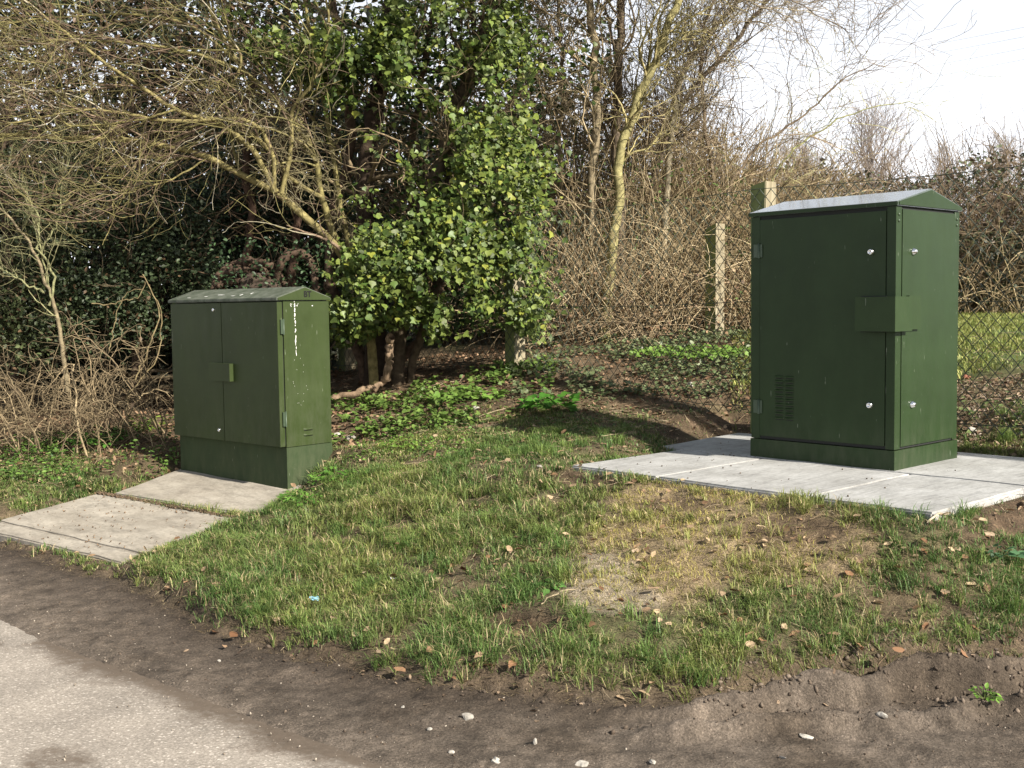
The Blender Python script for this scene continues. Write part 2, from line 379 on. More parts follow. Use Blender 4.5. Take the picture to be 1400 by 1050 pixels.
def dist_ae(x, y):
    s = (interp(x+.05, AE)-interp(x-.05, AE))/.1
    return (y-interp(x, AE))/np.sqrt(1+s*s)
CP = [(-6, 7, 0), (-2.5, 5.2, 0), (-1.5, 4.3, 0), (-.5, 3.4, 0), (1.6, 3.4, .0), (3.5, 3.4, .02), (0, 1.5, 0), (-4, 3, 0), (5, 2, 0.0), (-9, 10, 0), (-12, 2, 0), (12, 2, 0), (0, -4, 0), (12, -4, 0), (-12, -4, 0),
      (-3.34, 7.34, .03), (-2.14, 6.17, .02), (-1.38, 5.26, .02), (-.79, 4.73, .02), (-.3, 4.42, .02), (.12, 4.23, .02), (.67, 4.17, .02), (1.09, 4.24, .03), (1.65, 4.35, .05), (2.05, 4.51, .08), (3.5, 4.9, .15), (-5, 9, .05), (8, 6.2, .4),
      (.64, 6.4, .48), (.32, 6.7, .50), (1.1, 5.95, .49), (1.88, 5.06, .47), (1.6, 5.1, .40), (1.3, 5.1, .33), (.89, 4.61, .15), (.24, 4.93, .19), (.42, 5.54, .32), (2.24, 4.96, .3), (2.7, 5.75, .5), (3.2, 6.0, .52), (2.3, 5.4, .46),
      (-.4, 5.3, .15), (-.7, 6.0, .2), (-1.2, 6.2, .14), (-1.35, 7.2, .22), (-1.0, 7.0, .27), (-.3, 6.6, .36), (-.2, 7.6, .46),
      (-1.5, 8.0, .28), (-1.26, 8.15, .41), (-1.15, 7.7, .31), (-1.1, 8.5, .40), (-1.3, 9.25, .48), (-4, 8.85, .2), (-3.61, 9.32, .27), (-2.94, 9.49, .34), (-2.7, 8.95, .27), (-2.2, 9.5, .38),
      (-3.3, 8.35, .16), (-3.75, 7.7, .1), (-2.9, 8.4, .17),
      (.37, 9.1, .65), (.5, 8.2, .56), (1.2, 8.4, .565), (1.8, 8.6, .61), (2.6, 7.7, .60), (3.15, 7.0, .59), (-.03, 10.45, .87), (-.69, 10.5, .76), (-1.37, 10.4, .66),
      (2.04, 11.9, 1.10), (3.3, 7.5, .70), (4.1, 9.1, .98), (5.5, 12, 1.12), (9, 20, 1.25), (3, 20, 1.22), (-3, 12, .6), (-6, 12, .5), (0, 13, 1.05), (-3, 16, .9), (-14, 18, .5), (14, 14, 1.1), (-12, 26, .9), (0, 26, 1.2), (14, 26, 1.3)]
cp = np.array(CP, float); cz = cp[:, 2]; cp = cp[:, :2]
def tps(r2): return .5*r2*np.log(r2+1e-9)
_D = ((cp[:, None]-cp[None])**2).sum(-1); _K = tps(_D)+np.eye(len(cp))*.01
_P = np.c_[np.ones(len(cp)), cp]
_w = np.linalg.solve(np.block([[_K, _P], [_P.T, np.zeros((3, 3))]]), np.r_[cz, 0, 0, 0])
def base_h(x, y):
    sh = np.shape(x); xx = np.clip(np.ravel(x), -12, 13); yy = np.clip(np.ravel(y), -4, 26)
    out = np.empty(len(xx))
    for s in range(0, len(xx), 20000):
        X = xx[s:s+20000]; Y = yy[s:s+20000]
        k = tps((X[:, None]-cp[:, 0])**2+(Y[:, None]-cp[:, 1])**2)
        out[s:s+20000] = k @ _w[:-3]+_w[-3]+_w[-2]*X+_w[-1]*Y
    return out.reshape(sh)
def plane_z(P, Q, R, x, y):
    n = np.cross(Q-P, R-P); return P[2]-(n[0]*(x-P[0])+n[1]*(y-P[1]))/n[2]
def quad_in(Ps, x, y):
    """signed distance (positive inside) to convex ccw/cw quad"""
    Ps = [np.asarray(p)[:2] for p in Ps]; c = sum(Ps)/4; d = np.full(np.shape(x), 1e9)
    for i in range(4):
        p = Ps[i]; q = Ps[(i+1) % 4]; e = q-p; nn = np.array([-e[1], e[0]])/np.hypot(*e)
        if (c-p) @ nn < 0: nn = -nn
        d = np.minimum(d, (x-p[0])*nn[0]+(y-p[1])*nn[1])
    return d
def slab_ab(x, y):
    dx = x-SF[0]; dy = y-SF[1]; return dx*A[0]+dy*A[1], dx*B[0]+dy*B[1]
def big_slab_d(x, y):
    a, b = slab_ab(x, y)
    return np.minimum(np.minimum(a, 2.1-a), np.minimum(b, np.where(a < 1.03, 2.3, 2.62)-b))
def hgt(x, y, fine=True):
    x = np.asarray(x, float); y = np.asarray(y, float)
    z = base_h(x, y)
    z = np.where(y > 26, z, z)
    d = dist_ge(x, y); da = dist_ae(x, y)
    bank = sst(-.01, .10, d)
    road = sst(0.12, -.10, da)
    flat = np.clip(z, 0, .06)*.3
    z = np.where(d > .1, z, flat*(1-bank)+z*bank)
    z = z+bank*.045
    if fine:
        z = z+bank*(fbm(x*2.2, y*2.2, 5)*.07+fbm(x*9, y*9, 8)*.04+fbm(x*45, y*45, 14, 2)*.012*(y < 7))*np.clip(1.3-y/40, .3, 1)
        mud = (1-bank)*(1-road)
        z = z+mud*(fbm(x*5, y*5, 31)*.035+fbm(x*22, y*22, 12)*.026+fbm(x*60, y*60, 13, 2)*.012*(y < 6.5))
        # wheel rut with a pushed-up ridge along the right part of the verge
        w = sst(.2, .9, x)*(1-sst(2.4, 3.6, x)); dd = d+fbm(x*4, y*4, 77)*.12
        z = z+w*mud*2.6*(.042*np.exp(-((dd+.10)/.045)**2)-.022*np.exp(-((dd+.2)/.06)**2)+.030*np.exp(-((dd+.33)/.05)**2))*(.6+.8*vn(x*7, y*7, 3))
        # crumbs along the bank foot
        z = z+np.exp(-((d-.0)/.07)**2)*fbm(x*26, y*26, 22, 3)*.05
        u, v = proj(np.stack([x, y, z], -1))
        z = z-.05*ell(u, v, 715, 858, 62, 14)*(y < 8)-.03*ell(u, v, 800, 655, 45, 10)*(y < 9)
        z = z+.02*ell(u, v, 1375, 700, 60, 50)*(y < 8)*fbm(x*14, y*14, 44)*3
    z = z*(1-road)+(-.03)*road+(1-road)*.006
    z = np.where((d < 0) & (road < .5), np.maximum(z, .004*(1-road)-.03*road), z)
    for quad, off in (((LS_A, LS_B, LS_C, LS_D), .028), ((US[0], US[1], US[2], US[3]), .022)):
        q = quad_in(quad, x, y); pz = plane_z(quad[0], quad[1], quad[2], x, y)
        lim = pz-np.where(q > .03, .09, off)+np.clip(-q-.015, 0, 5)*.5+np.clip(-q-.2, 0, 5)**2*4
        z = np.minimum(z, np.where(q > -1.0, lim, 1e9))
    q = big_slab_d(x, y); a, b = slab_ab(x, y)
    soil = sst(1.7, 2.5, b+fbm(x*6, y*6, 9)*.8)*sst(.9, 1.5, a)*.0
    lim = SZ-np.where(q > .03, .15, .04)+np.clip(-q-.02, 0, 5)*.3+np.clip(-q-.02, 0, 5)**2*.3+soil
    z = np.minimum(z, np.where(q > -2.0, lim, 1e9))
    return z
def axis_coords(a, b, fine, lo, hi, g=1.13):
    c = list(np.arange(a, b+1e-6, fine)); s = fine; x = c[-1]
    while x < hi: s *= g; x += s; c.append(x)
    s = fine; x = c[0]
    while x > lo: s *= g; x -= s; c.insert(0, x)
    return np.array(c)
gx = axis_coords(-3.6, 3.0, .017, -350, 350); gy = np.concatenate([axis_coords(3.5, 5.9, .015, -60, 5.9), axis_coords(5.925, 9.6, .027, 5.95, 500)])
GX, GY = np.meshgrid(gx, gy)
GZ = hgt(GX, GY)
gu, gv = proj(np.stack([GX, GY, GZ], -1))
near = (GY > 2) & (GY < 12)
def patch_mask(u, v):
    m = np.maximum.reduce([ell(u, v, 900, 760, 115, 75), ell(u, v, 1010, 740, 190, 60)*.95, ell(u, v, 850, 800, 80, 40), ell(u, v, 1130, 760, 80, 45)*.8, ell(u, v, 960, 690, 130, 35)])
    return m
def soil_spots(u, v):
    return np.maximum.reduce([ell(u, v, 800, 655, 55, 16), ell(u, v, 1080, 725, 80, 22)*.9, ell(u, v, 715, 858, 60, 18), ell(u, v, 970, 590, 75, 28), ell(u, v, 1390, 700, 55, 40), ell(u, v, 1350, 740, 50, 25)*.7,
                              ell(u, v, 660, 655, 60, 14)*.8, ell(u, v, 710, 645, 50, 12)*.7, ell(u, v, 930, 690, 60, 10)*.8, ell(u, v, 180, 640, 55, 22)*.8, ell(u, v, 480, 610, 40, 40)*.8, ell(u, v, 420, 665, 30, 15), ell(u, v, 700, 700, 90, 14)*.5, ell(u, v, 640, 690, 60, 10)*.5, ell(u, v, 830, 600, 60, 8)*.6])
def vmix(a, b, t): return a*(1-t[..., None])+np.asarray(b)*t[..., None]
d_ge = dist_ge(GX, GY); d_ae = dist_ae(GX, GY)
col = np.zeros(GX.shape+(3,)); col[:] = (.15, .115, .07)                          # bank soil under grass
col = vmix(col, (.13, .125, .06), sst(-.05, .25, fbm(GX*3, GY*3, 60)))             # mossy
pm = patch_mask(gu, gv)*near
col = vmix(col, (.33, .25, .15), np.clip(pm*(.8+fbm(GX*8, GY*8, 61)), 0, 1))
ss = soil_spots(gu, gv)*near
col = vmix(col, (.115, .078, .05), ss*.85)
pale = np.maximum(ell(gu, gv, 815, 790, 60, 40), ell(gu, gv, 840, 820, 70, 20))*near
col = vmix(col, (.34, .29, .22), pale*.75)
back = sst(8.3, 9.3, GY-np.clip(-GX, 0, 3)*.15)*(1-sst(11.5, 13, GY))
col = vmix(col, (.15, .105, .065), back*.8)
lawn = sst(2.5, 3.4, GX)*sst(8, 9.4, GY-0*GX)
col = vmix(col, (.11, .15, .045), lawn)
col = vmix(col, (.10, .09, .06), sst(26, 40, GY))
col = vmix(col, (.125, .092, .062), .85*(1-sst(.08, .35, d_ge+fbm(GX*8, GY*8, 66)*.3)))
col = col*(1+.6*fbm(GX*12, GY*12, 67)+.7*fbm(GX*40, GY*40, 68, 3))[..., None].clip(.5, 1.5)
mud = 1-sst(-.06, .06, d_ge)
mcol = vmix(np.zeros(GX.shape+(3,))+(.115, .09, .067), (.185, .15, .118), sst(-.15, .2, fbm(GX*2.5, GY*2.5, 62)+.25*sst(1, 0, np.abs(d_ae))))
mcol = mcol*(1+.9*fbm(GX*6, GY*6, 64)+.8*fbm(GX*30, GY*30, 65, 3))[..., None].clip(.45, 1.5)
mcol = vmix(mcol, (.075, .057, .043), .65*sst(.6, -.8, GX)*sst(-.75, -.05, d_ge))
mcol = vmix(mcol, (.07, .054, .04), sst(.0, -.12, np.abs(d_ge+.03)-.14)*.7*(1-sst(.6, 1.0, GX)))
col = vmix(col, mcol, mud)
gi = np.arange(GX.size).reshape(GX.shape)
GF = np.stack([gi[:-1, :-1], gi[:-1, 1:], gi[1:, 1:], gi[1:, :-1]], -1).reshape(-1, 4)
link('ground', npmesh('ground', np.stack([GX, GY, GZ], -1), GF, col.reshape(-1, 3), True), M_ground, kind='structure')

# ------------------------------------------------------------------ road
rx = axis_coords(-4, 3, .05, -300, 300, 1.2); V_ = []
fr = np.concatenate([np.linspace(0, 1, 40)**1.0])
RX = np.repeat(rx[None], 60, 0); e = interp(RX, AE)+.28
off = np.concatenate([np.linspace(0, 1.6, 36), np.linspace(1.75, 12, 24)])[:, None]
RY = e-off*np.where(np.abs(RX) > 0, 1.3, 1); RY = np.where(RY < -40, -40, RY)
RZ = .0+fbm(RX*1.2, RY*1.2, 4)*.008+np.clip(off-.3, 0, 3)*.004-sst(.35, 0.0, off+0*RX)*.012
dm = dist_ae(RX, RY)+fbm(RX*2.5, RY*2.5, 70)*.35
mudc = sst(-.28, .16, dm)*.75
uu, vv = proj(np.stack([RX, RY, RZ], -1))
mudc = np.maximum(mudc, .42*ell(uu, vv, 80, 1040, 60, 22))
mudc = np.maximum(mudc-.9*ell(uu, vv, 20, 860, 40, 18), 0)
ri = np.arange(RX.size).reshape(RX.shape)
RF = np.stack([ri[:-1, :-1], ri[1:, :-1], ri[1:, 1:], ri[:-1, 1:]], -1).reshape(-1, 4)
link('road', npmesh('road', np.stack([RX, RY, RZ], -1), RF, np.repeat(mudc.reshape(-1, 1), 3, 1), True), M_road, kind='structure')

# ------------------------------------------------------------------ box helpers
def bm_obj(name, bm, mat_, parent=None, bevel=0, smooth=False, seg=2):
    if bevel:
        bmesh.ops.bevel(bm, geom=[e for e in bm.edges if e.is_manifold and e.calc_face_angle(0) > .5], offset=bevel, segments=seg, affect='EDGES', clamp_overlap=True)
    me = bpy.data.meshes.new(name); bm.normal_update(); bm.to_mesh(me); bm.free()
    if smooth:
        for p in me.polygons: p.use_smooth = True
    return link(name, me, mat_, parent)
def box_bm(x0, x1, y0, y1, z0, z1, bm=None):
    bm = bm or bmesh.new()
    vs = [bm.verts.new(v) for v in ((x0, y0, z0), (x1, y0, z0), (x1, y1, z0), (x0, y1, z0), (x0, y0, z1), (x1, y0, z1), (x1, y1, z1), (x0, y1, z1))]
    for f in ((3, 2, 1, 0), (4, 5, 6, 7), (0, 1, 5, 4), (1, 2, 6, 5), (2, 3, 7, 6), (3, 0, 4, 7)): bm.faces.new([vs[i] for i in f])
    return bm
def box(name, x0, x1, y0, y1, z0, z1, mat_, parent=None, bevel=.003): return bm_obj(name, box_bm(x0, x1, y0, y1, z0, z1), mat_, parent, bevel)
def prism(name, prof, axis, s0, s1, mat_, parent=None, bevel=.003):
    """prof: list of (p,z) in plane; extruded along axis ('y': p is x)"""
    bm = bmesh.new(); a = [bm.verts.new((p, s0, z)) for p, z in prof]; b = [bm.verts.new((p, s1, z)) for p, z in prof]
    n = len(prof); bm.faces.new(a); bm.faces.new(b[::-1])
    for i in range(n): bm.faces.new((a[i], b[i], b[(i+1) % n], a[(i+1) % n]))
    bmesh.ops.recalc_face_normals(bm, faces=bm.faces[:])
    return bm_obj(name, bm, mat_, parent, bevel)
def lathe(name, prof, loc, direction, mat_, parent, seg=16):
    """prof: (r,h) along direction"""
    bm = bmesh.new(); rings = []
    q = Vector(direction).to_track_quat('Z', 'Y')
    for r, h in prof:
        rings.append([bm.verts.new(Vector(loc)+q @ Vector((r*math.cos(2*math.pi*i/seg), r*math.sin(2*math.pi*i/seg), h))) for i in range(seg)])
    for k in range(len(rings)-1):
        for i in range(seg): bm.faces.new((rings[k][i], rings[k][(i+1) % seg], rings[k+1][(i+1) % seg], rings[k+1][i]))
    bm.faces.new(rings[-1])
    return bm_obj(name, bm, mat_, parent, 0, True)

# ------------------------------------------------------------------ concrete slabs
def slab_bm(corners, thick, cuts=0, rough=.004):
    bm = bmesh.new(); t = [bm.verts.new(c) for c in corners]; b = [bm.verts.new((c[0], c[1], c[2]-thick)) for c in corners]
    n = len(t); bm.faces.new(t); bm.faces.new(b[::-1])
    for i in range(n): bm.faces.new((t[i], b[i], b[(i+1) % n], t[(i+1) % n]))
    bmesh.ops.recalc_face_normals(bm, faces=bm.faces[:])
    bmesh.ops.bevel(bm, geom=bm.edges[:], offset=.010, segments=2, affect='EDGES')
    bmesh.ops.subdivide_edges(bm, edges=[e for e in bm.edges if e.calc_length() > .25], cuts=14, use_grid_fill=True)
    for v in bm.verts:
        dx = float(fbm(v.co.x*4, v.co.y*4, 90)); 
        v.co.z += dx*rough*2.5; v.co.x += float(fbm(v.co.x*9, v.co.y*9, 91))*rough*3; v.co.y += float(fbm(v.co.x*9, v.co.y*9, 92))*rough*3
    return bm
def sab(a, b, z=SZ):
    p = SF+A*a+B*b; return (p[0], p[1], z)
def slab_obj(name, corners, th, m_, rough, org, rz):
    """mesh in world axes, moved into a local frame so that streaks follow the slab"""
    bm = slab_bm(corners, th, rough=rough)
    M = Matrix.Translation(Vector(org)) @ Matrix.Rotation(rz, 4, 'Z')
    bm.transform(M.inverted()); o = bm_obj(name, bm, m_); o.matrix_world = M; return o
for (b0, b1, lab) in ((0, .655, 'pale new concrete slab whose outer corner stands proud of the brown bank'), (.660, 1.63, 'middle pale new concrete slab directly above the brown reseeded patch'), (1.635, 2.3, 'leftmost new concrete slab ending in a thin point on the grass')):
    o = slab_obj('concrete_slab', [sab(0, b0), sab(1.03, b0), sab(1.03, b1), sab(0, b1)], .13, M_conc_new, .0025, sab(0, 0), YAW)
    thing(o, lab, 'concrete slab', 'new concrete slabs around the taller cabinet')
slabB = slab_obj('concrete_slab', [sab(1.042, .005), sab(2.1, .005), sab(2.1, 2.62), sab(1.042, 2.5)], .13, M_conc_new, .003, sab(1.04, 0), YAW)
thing(slabB, 'rear part of new concrete slab that carries the taller green cabinet', 'concrete slab')
def lerp3(P, Q, t): return P+(Q-P)*t
k = .17
slabC = slab_obj('concrete_slab', [lerp3(LS_A, LS_B, k+.008), LS_B, LS_C, lerp3(LS_D, LS_C, k+.008)], .07, M_conc_old, .006, LS_A, YAW2)
thing(slabC, 'large weathered concrete slab lying in the grass at the left edge near the road', 'concrete slab')
slabD = slab_obj('concrete_strip', [LS_A, lerp3(LS_A, LS_B, k-.004), lerp3(LS_D, LS_C, k-.004), LS_D], .075, M_conc_old, .006, LS_A, YAW2)
thing(slabD, 'narrow concrete edging strip in front of the large weathered slab, beside the muddy road edge', 'concrete edging')
slabE = slab_obj('concrete_slab', US, .07, M_conc_old, .005, US[0], YAW2)
thing(slabE, 'sloping old concrete slab directly under the lower double-door cabinet', 'concrete slab')

# ------------------------------------------------------------------ tall cabinet (x along the narrow side, y along the door front)
cab = empty('utility_cabinet', (CABO[0], CABO[1], SZ), YAW)
thing(cab, 'taller dark green single-door street cabinet standing on the pale new concrete slab', 'street cabinet')
Dp, Wd = .7435, .9733
box('plinth', -.004, Dp+.004, -.004, Wd+.004, -.004, .112, M_green, cab, .004)
box('body', .006, Dp-.006, .006, Wd-.006, .116, 1.492, M_dark, cab, 0)
for (x0, x1, y0, y1) in ((0, .062, 0, .055), (0, .062, Wd-.062, Wd), (Dp-.06, Dp, 0, .055), (Dp-.06, Dp, Wd-.06, Wd)):
    box('corner_post', x0, x1, y0, y1, .118, 1.488, M_green, cab, .004)
door = box('door', -.003, .02, .0605, Wd-.0655, .135, 1.468, M_green, cab, .004)
box('side_panel', .0665, Dp-.0645, -.003, .02, .130, 1.475, M_green, cab, .004)
box('side_panel', .0665, Dp-.0645, Wd-.02, Wd+.003, .130, 1.475, M_green, cab, .004)
box('rear_panel', Dp-.02, Dp+.003, .0605, Wd-.0655, .135, 1.468, M_green, cab, .004)
for z in (.365, 1.24):
    l = lathe('lock', [(.020, 0), (.020, .006), (.0165, .010), (.0165, .018), (.010, .022), (.009, .016)], (-.003, .149, z), (-1, 0, 0), M_steel, door)
    lathe('lock', [(.021, 0), (.021, .007), (.017, .012), (.012, .022), (.008, .024)], (.186, -.003, z), (0, -1, 0), M_steel, cab)
for z in (.315, 1.28):
    h = box('hinge', -.010, .0, Wd-.085, Wd-.022, z-.04, z+.04, M_galv, cab, .002)
    lathe('hinge_pin', [(.008, 0), (.008, .09)], (-.010, Wd-.062, z-.045), (0, 0, 1), M_galv, h, 10)
for (b0, b1) in ((.733, .796), (.661, .723)):
    for r in range(10):
        z = .252+r*.0282; bm = bmesh.new(); n = 8
        # pressed hood: a half-cylinder scoop
        ring = []
        for yy in np.linspace(b0, b1, 7):
            s = math.sin(math.pi*(yy-b0)/(b1-b0))**.35 if b0 < yy < b1 else 0
            ring.append([bm.verts.new((-.0035-.015*s*math.sin(t), yy, z+.009-.018*t/math.pi*1.0)) for t in np.linspace(0, math.pi*.72, 5)])
        for i in range(6):
            for j in range(4): bm.faces.new((ring[i][j], ring[i+1][j], ring[i+1][j+1], ring[i][j+1]))
        bm_obj('louvre', bm, M_green_cover, door, 0, True)
        box('louvre_slot', -.0045, -.0032, b0+.006, b1-.006, z-.011, z-.004, M_dark, door, 0)
lb = box('lock_cover', -.078, .112, -.042, .207, .79, .985, M_green_cover, cab, .009)
box('cover_shade_rim', -.0065, -.0035, .05, .2125, .784, .991, M_dark, lb, 0)  # thin black rim added to draw the shadow line around the cover
box('cover_flap', .116, .245, -.022, -.003, .797, .990, M_green_cover, cab, .004)
for (x, y, d) in ((.03, 0, (0, -1, 0)), (Dp-.03, 0, (0, -1, 0))):
    for z in (1.445, 1.41): lathe('rivet', [(.009, 0), (.009, .003), (.004, .006)], (x, -.0, z), d, M_galv, cab, 10)
lid = prism('lid', [(-.012, 1.492), (-.012, 1.516), (Dp/2, 1.607), (Dp+.012, 1.516), (Dp+.012, 1.492)], 'y', -.014, Wd+.016, M_green_roof, cab, .004)
box('eave_trim', -.0155, -.0125, -.012, Wd+.014, 1.493, 1.514, M_green, lid, .001)
prism('gable', [(.002, 1.497), (.002, 1.513), (Dp/2, 1.598), (Dp-.002, 1.513), (Dp-.002, 1.497)], 'y', -.0185, -.0142, M_green, lid, .001)

# ------------------------------------------------------------------ lower double-door cabinet
cab2 = empty('utility_cabinet', tuple(CAB2), YAW2)
thing(cab2, 'lower weathered green double-door street cabinet with white streak down its side', 'street cabinet')
D2, W2 = .4027, 1.367
box('plinth', -.002, D2+.002, -.002, W2+.002, -.06, .258, M_plinth_old, cab2, .004)
box('body', 0, D2, 0, W2, .262, 1.29, M_green_old, cab2, .004)
for (y0, y1) in ((.004, .680), (.687, W2-.004)):
    dr = box('door', -.050, -.008, y0, y1, .268, 1.283, M_green_old, cab2, .004)
box('door_gap', -.0075, -.0005, .01, W2-.01, .275, 1.28, M_dark, cab2, 0)
for z in (.462, 1.11):
    h = box('hinge', -.030, -.003, -.009, .003, z-.05, z+.05, M_galv, cab2, .002)
    lathe('hinge_pin', [(.006, 0), (.006, .11)], (-.006, -.009, z-.055), (0, 0, 1), M_galv, h, 10)
box('lock_cover', -.085, -.051, .547, .816, .712, .842, M_green_old, cab2, .016)
for (y, z) in ((.78, 1.235), (.75, .343)):
    lathe('lock', [(.013, 0), (.013, .006), (.008, .010), (.006, .007)], (-.050, y, z), (-1, 0, 0), M_steel, cab2)
for z in (.375, .335): 
    bm = bmesh.new(); ring = []
    for xx in np.linspace(.15, .235, 7):
        s = math.sin(math.pi*(xx-.15)/.085)**.35 if .15 < xx < .235 else 0
        ring.append([bm.verts.new((xx, -.0005-.012*s*math.sin(t), z+.010-.02*t/math.pi)) for t in np.linspace(0, math.pi*.72, 5)])
    for i in range(6):
        for j in range(4): bm.faces.new((ring[i][j+1], ring[i+1][j+1], ring[i+1][j], ring[i][j]))
    bm_obj('louvre', bm, M_green_old, cab2, 0, True)
    box('louvre_slot', .156, .229, -.0016, -.0003, z-.010, z-.004, M_dark, cab2, 0)
M_roof2 = paint('dirty_green_roof_paint', (.07, .085, .06), .6, (.4, .4, .36), .5, 4.0)
lid2 = prism('lid', [(-.062, 1.292), (-.062, 1.313), (D2/2-.02, 1.392), (D2+.014, 1.313), (D2+.014, 1.292)], 'y', -.012, W2+.018, M_roof2, cab2, .004)
prism('gable', [(-.054, 1.296), (-.054, 1.311), (D2/2-.02, 1.384), (D2+.006, 1.311), (D2+.006, 1.296)], 'y', -.0165, -.0122, M_green_old, lid2, .001)
tc_ = bpy.data.curves.new('lettering', 'FONT'); tc_.body = 'BT'; tc_.size = .058; tc_.extrude = .0008; tc_.offset = .0018; tc_.align_x = 'CENTER'
to = bpy.data.objects.new('lettering', tc_); COL.objects.link(to); to.parent = lid2; to.location = (D2/2+.0, -.0174, 1.318); to.rotation_euler = (R_(90), 0, 0); tc_.materials.append(M_black)
bpy.context.view_layer.update(); me_ = bpy.data.meshes.new_from_object(to); bpy.data.objects.remove(to); to = link('lettering', me_, None, lid2); to.location = (D2/2, -.0174, 1.318); to.rotation_euler = (R_(90), 0, 0)
# white droppings on the side face: thin crusts
bmd = bmesh.new()
def blob(bm, x, z, rx_, rz_, y=-.0008):
    n = 9; c = bm.verts.new((x, y-.001, z)); vs = []
    for i in range(n):
        a = 2*math.pi*i/n; rr = random.uniform(.7, 1.15); vs.append(bm.verts.new((x+rx_*rr*math.cos(a), y, z+rz_*rr*math.sin(a))))
    for i in range(n): bm.faces.new((c, vs[i], vs[(i+1) % n]))
zz = 1.288; 
while zz > .90:
    w = .0045 if zz > 1.0 else .0022
    blob(bmd, .098+random.uniform(-.003, .003)+(1.29-zz)*.012, zz, w*random.uniform(.6, 1.3), random.uniform(.006, .016)); zz -= random.uniform(.012, .035)
for _ in range(14): blob(bmd, .098+random.uniform(-.035, .035), 1.262+random.uniform(-.012, .012), .0025, .0035)
blob(bmd, .255, 1.255, .006, .004)
for _ in range(16): blob(bmd, random.uniform(.07, .2), random.uniform(.55, .9), .0009, .004)
bm_obj('bird_dropping', bmd, M_white, cab2)['kind'] = 'stuff'
bmd = bmesh.new()
for (x, y, s, t) in ((.02, .52, .035, .012), (.0, .60, .008, .03), (.0, .95, .01, .03), (.03, .8, .01, .05), (-.02, 1.15, .008, .03), (.05, .43, .03, .01)):
    n = 9; zf = lambda X: 1.3145+(X+.062)*(.079/(D2/2-.02+.062))
    c = bmd.verts.new((x, y, zf(x)+.002)); vs = [bmd.verts.new((x+s*.6*math.cos(a)*random.uniform(.6, 1.2), y+t*math.sin(a)*random.uniform(.6, 1.2), zf(x+s*.6*math.cos(a))+.0008)) for a in np.linspace(0, 2*math.pi, n, endpoint=False)]
    for i in range(n): bmd.faces.new((c, vs[i], vs[(i+1) % n]))
bm_obj('bird_dropping', bmd, M_white, lid2)['kind'] = 'stuff'

# ------------------------------------------------------------------ chain-link fence
F0 = SF+A*2.2
def fpt(t): p = F0+B*t; return p
fen = empty('chain_link_fence', (*fpt(2.52), .66)); bpy.context.view_layer.update()
thing(fen, 'green chain-link fence on square mossy concrete posts running behind the taller cabinet', 'fence')
fi = fen.matrix_world.inverted()
def fence_top(t): return 2.36-.0*t
TP = [-.2, 2.52, 5.25, 7.98]
for t in TP:
    p = fpt(t); z0 = float(hgt(p[0]+A[0]*.08, p[1]+A[1]*.08, False))-.25; zt = 2.40 if t != 5.25 else 1.85
    bm = box_bm(-.068, .068, -.068, .068, 0, zt-z0-.0); 
    for v in bm.verts:
        if v.co.z > .5 and v.co.y > 0: v.co.z -= .03
    bmesh.ops.subdivide_edges(bm, edges=[e for e in bm.edges if e.calc_length() > .5], cuts=10)
    for v in bm.verts: v.co.x += random.uniform(-.002, .002); v.co.y += random.uniform(-.002, .002)
    o = bm_obj('post', bm, M_post, fen, .006)
    o.location = (p[0]+A[0]*.075-fen.location.x, p[1]+A[1]*.075-fen.location.y, z0-fen.location.z); o.rotation_euler = (0, 0, YAW+random.uniform(-.03, .03))
mw, mh = .095, .11; ts = np.arange(-3.0, 9.0, mw/2); rows = np.arange(0, 31)
Pz = np.zeros((len(ts), len(rows), 3))
tt = ts[:, None]+np.where((rows[None]+np.arange(len(ts))[:, None]) % 2 == 0, -mw/4, mw/4)*1.02
pp = F0[None, None]+B[None, None]*tt[..., None]
sag = 2.34-.03*np.sin(np.pi*((tt+.2) % 2.73)/2.73)
bot = hgt(pp[..., 0], pp[..., 1], False)
zz = sag-rows[None]*mh/2
Pz[..., :2] = pp-A*(.004*(np.arange(len(ts)) % 2)[:, None, None]); Pz[..., 2] = zz
Pz[..., 0] += fbm(tt*1.5, zz*1.5, 55)*.04*A[0]; Pz[..., 1] += fbm(tt*1.5, zz*1.5, 55)*.04*A[1]
Vf, Ff, Cf = tubes(Pz-np.array(fen.location), np.full(Pz.shape[:2], .0032), 4)
o = link('wire_mesh', npmesh('wire_mesh', Vf, Ff), M_wire, fen, 'stuff')
for zf in (0.0, -.82, -1.60):
    tl = np.linspace(-3, 9, 90); q = F0+B*tl[:, None]; z = 2.345-.03*np.sin(np.pi*((tl+.2) % 2.73)/2.73)+zf
    if zf < -1: z = np.maximum(z, hgt(q[:, 0], q[:, 1], False)+.05)
    P = np.c_[q-A*.004, z][None]
    Vf, Ff, Cf = tubes(P-np.array(fen.location), np.full((1, 90), .0026), 5); link('line_wire', npmesh('line_wire', Vf, Ff), M_wire, fen)
# lone post further back
pb = at(977, 470, 12.0); z0 = float(hgt(pb[0], pb[1], False))
bm = box_bm(-.07, .07, -.07, .07, -.2, at(977, 306, 12)[2]-z0)
for v in bm.verts:
    if v.co.z > .5 and v.co.y > 0: v.co.z -= .05
o = bm_obj('fence_post', bm, M_post, None, .006); o.location = (pb[0], pb[1], z0); o.rotation_euler = (0, .01, YAW-.06)
thing(o, 'lone square concrete post in the dry thicket, left of the tall cabinet', 'post')
